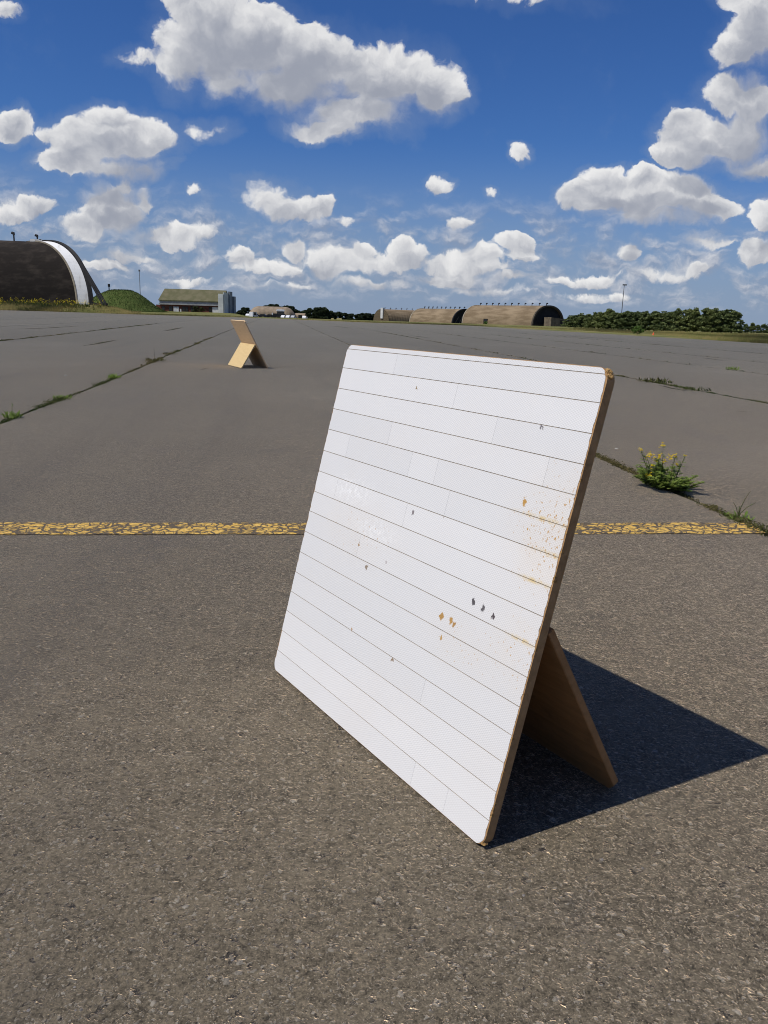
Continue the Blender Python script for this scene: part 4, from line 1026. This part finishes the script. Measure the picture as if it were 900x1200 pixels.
moss = [joint_moss(2.63, 3.6, 7.6, 11000, 61, .066, gate=-.02), joint_moss(2.63, 7.6, 26, 5000, 62, .06, gate=.1), joint_moss(-2.52, 6.2, 14, 9000, 63, .07, .006, .016, .15),
        joint_moss(-2.52, 14, 34, 6000, 64, .075, .009, .022, .22), joint_moss(7.12, 11, 19, 9000, 65, .08, .006, .020, .0), joint_moss(7.12, 19, 60, 3500, 66, .06, .01, .03, .25),
        joint_moss(-8.25, 18, 62, 9000, 67, .08, .01, .03, .05), joint_moss(11.5, 18, 60, 3000, 68, .07, .01, .03, .25), joint_moss(15.4, 24, 60, 2500, 69, .07, .01, .03, .2), joint_moss(20.6, 33, 70, 2000, 70, .07, .012, .035, .2)]
M_mossl = grassmat('moss_leaves', (.075, .072, .022), (.17, .135, .055), (.055, .075, .018), .2)
tag(link('joint_moss', faces_mesh('joint_moss', np.concatenate(moss)), None, M_mossl), 'moss and small weeds growing along the paving joints', 'moss', kind='stuff')

M_weed = leafmat('weed_leaves', (.11, .19, .03), (.25, .33, .08), .4)
M_stem = noisy((.075, .085, .028), (.11, .09, .04), 20, 2, objc, .8, .2, name='weed_stem')
def leaf(P_, d, L_, w_, up=(0, 0, 1)):
    d = np.array(d, float); d /= np.linalg.norm(d); sd = np.cross(d, up); sd /= np.linalg.norm(sd) + 1e-6; nn = np.cross(sd, d)
    P_ = np.array(P_, float)
    return [np.array([P_, P_ + d * L_ * .5 + sd * w_ - nn * L_ * .03, P_ + d * L_ - nn * L_ * .12, P_ + d * L_ * .5 - sd * w_ - nn * L_ * .03])]
def ragwort(loc, label):
    r2 = np.random.default_rng(77); o = tag(empty('ragwort', loc), label, 'weed')
    stems = MB(); lv = []; fl = []
    for k in range(64):
        a = r2.random() * 6.283; rad = .235 * r2.random() ** .55; h = (.06 + .150 * r2.random()) * (1.12 - .5 * rad / .215)
        tip = np.array([rad * math.cos(a) * .85, rad * math.sin(a) * 1.5, h * .88]); tip[0] -= tip[1] * .16
        if k in (0, 1, 2, 3, 4, 5): tip = np.array([[-.015, .02, .275], [-.165, .0, .245], [-.12, 0, .20], [.06, -.02, .215], [.13, .0, .21], [-.05, 0, .22]][k])
        base = np.array([tip[0] * .45 + .01, tip[1] * .4, 0]); mid = base * .45 + tip * .55 + np.array([0, 0, h * .08])
        stems.tube([base, mid, tip], [.0028, .0022, .0012], 5, False)
        nl = 46 if k > 5 else 30
        for j in range(nl):
            f = .05 + .95 * r2.random() ** .8; p_ = (base * (1 - f) + mid * f) if f < .5 else (mid * (2 - 2 * f) + tip * (2 * f - 1))
            p_ = p_ if f >= .5 else base + (mid - base) * f * 2
            az = r2.random() * 6.283; L_ = (.046 - .022 * f) * (.6 + .7 * r2.random())
            d = (math.cos(az), math.sin(az), .5 * r2.random() + .05)
            lv += leaf(p_, d, L_, L_ * .26)
            for q in (-1, 1):                                          # lobes
                pp = np.array(p_) + np.array(d) * L_ * .35; az2 = az + q * .9
                lv += leaf(pp, (math.cos(az2), math.sin(az2), .3), L_ * .45, L_ * .12)
    heads = [((-.015, .02, .28), 1.0), ((-.10, 0, .215), 1.5), ((-.115, .0, .205), 1.0), ((-.045, 0, .205), 1.0), ((-.055, .01, .18), .9), ((.025, -.02, .205), 1.3), ((-.115, -.07, .085), 1.0), ((.095, .02, .155), .6), ((-.035, .0, .212), .8), ((-.165, 0, .248), .7), ((.06, -.02, .222), .8), ((-.02, -.06, .18), .9), ((.13, 0, .215), .5), ((-.09, -.03, .15), .8)]
    stems.build('stem', M_stem, o)
    link('leaves', faces_mesh('leaves', np.array(lv)), o, M_weed)
    for (c, s) in heads:
        q = []
        for j in range(int(9 * s)):
            ctr = np.array(c) + r2.normal(size=3) * .009 * s
            for m_ in range(6):
                az = m_ * 1.047 + r2.random() * .3; q += leaf(ctr, (math.cos(az), math.sin(az), r2.random() * 1.6), .0095, .0042)
        link('flower_head', faces_mesh('flower_head', np.array(q)), o, M_flow)
    return o
ragwort((1.855, 5.33, 0), 'bushy green weed with yellow flowers growing from the right joint')
def sprout(loc, seed, label, H, tall, n, spread, name='weed_tuft', m=M_weed):
    r2 = np.random.default_rng(seed); o = tag(empty(name, loc), label, 'weed', 'weeds in the paving joints')
    lv = []; mb = MB()
    for k in range(n):
        az = r2.random() * 6.283; L_ = H * (.4 + .7 * r2.random()); p_ = np.array([spread * (r2.random() - .5), spread * (r2.random() - .5), 0])
        lv += leaf(p_, (math.cos(az) * .7, math.sin(az) * .7, .35 + 1.0 * r2.random()), L_, L_ * .10)
    for (hh, dx) in tall:
        pts = [np.array([dx * f * f, .0, hh * f]) for f in (0, .35, .7, 1)]; mb.tube(pts, [.003, .0025, .002, .0012], 5)
        for j in range(12):
            f = .15 + .85 * j / 12; p_ = np.array([dx * f * f, 0, hh * f]); az = r2.random() * 6.28
            lv += leaf(p_, (math.cos(az), math.sin(az), .7), H * .22 * (1.1 - .4 * f), H * .05)
    link('leaves', faces_mesh('leaves', np.array(lv)), o, m)
    if tall: mb.build('stem', M_stem, o)
    return o
def on_joint(t_, y, dx=0): return (float(joint_x(t_, y)) + dx, y, -.004)
sprout(on_joint(2.63, 4.50, .02), 81, 'weed with one thin upright stalk at the right end of the yellow line', .055, [(.165, .05), (.10, -.04), (.10, .09), (.075, .0)], 60, .13)
sprout(on_joint(-2.52, 7.75), 82, 'larger grass tuft with a thin seed stalk at the left end of the left joint', .10, [(.15, .01)], 60, .14)
sprout(on_joint(-2.52, 7.05), 83, 'dark leafy weed at the left picture edge in the left joint', .10, [], 40, .10)
sprout(on_joint(-2.52, 9.6), 84, 'mossy low grass clump midway along the left joint', .06, [], 70, .20)
sprout(on_joint(-2.52, 12.6), 85, 'bright green tuft beyond the mossy clump in the left joint', .11, [], 60, .16)
sprout(on_joint(-2.52, 17.2), 86, 'wide green clump with a stalk where the left joint nears the tan board', .10, [(.25, .0)], 90, .40, m=M_mossl)
sprout(on_joint(-2.52, 20.0), 87, 'flat green clump in the left joint farthest out before the tan board', .09, [], 60, .35, m=M_mossl)
sprout(on_joint(7.12, 15.5), 88, 'dry brownish weed clump in the joint right of the white board', .13, [], 130, .5, m=M_mossl)
sprout(on_joint(7.12, 13.9), 89, 'second brownish clump in the joint right of the white board, nearer the camera', .09, [], 90, .5, m=M_mossl)
sprout(on_joint(11.5, 21.0, .1), 90, 'tiny green tuft standing alone far right on the paving', .12, [], 60, .25)
# a few pebbles that show as single light specks
M_peb = noisy((.46, .43, .38), (.36, .33, .28), 30, 3, objc, .85, .2, name='pale_pebble')
for (px, py, s, lb) in ((722.5, 526.5, .016, 'pale pebble on the paving right of the white board'), (77, 440.5, .022, 'pale flat stone on the paving beyond the left joint'), (175, 986, .0035, 'tiny white pebble on the near paving at lower left')):
    d = C_R * (px - 450) / F_PX + C_D * (py - 600) / F_PX + C_F; t_ = -CAM_H / d[2]; p_ = d * t_ + np.array([0, 0, CAM_H])
    bm = bmesh.new(); bmesh.ops.create_icosphere(bm, subdivisions=2, radius=s)
    for v in bm.verts: v.co *= 1 + .25 * float(n2(v.co.x / s * 1.3 + px, v.co.y / s * 1.3 + v.co.z / s)); v.co.z *= .55
    me = bpy.data.meshes.new('pebble'); bm.to_mesh(me); bm.free()
    tag(link('pebble', me, None, M_peb, (p_[0], p_[1], s * .3)), lb, 'pebble')
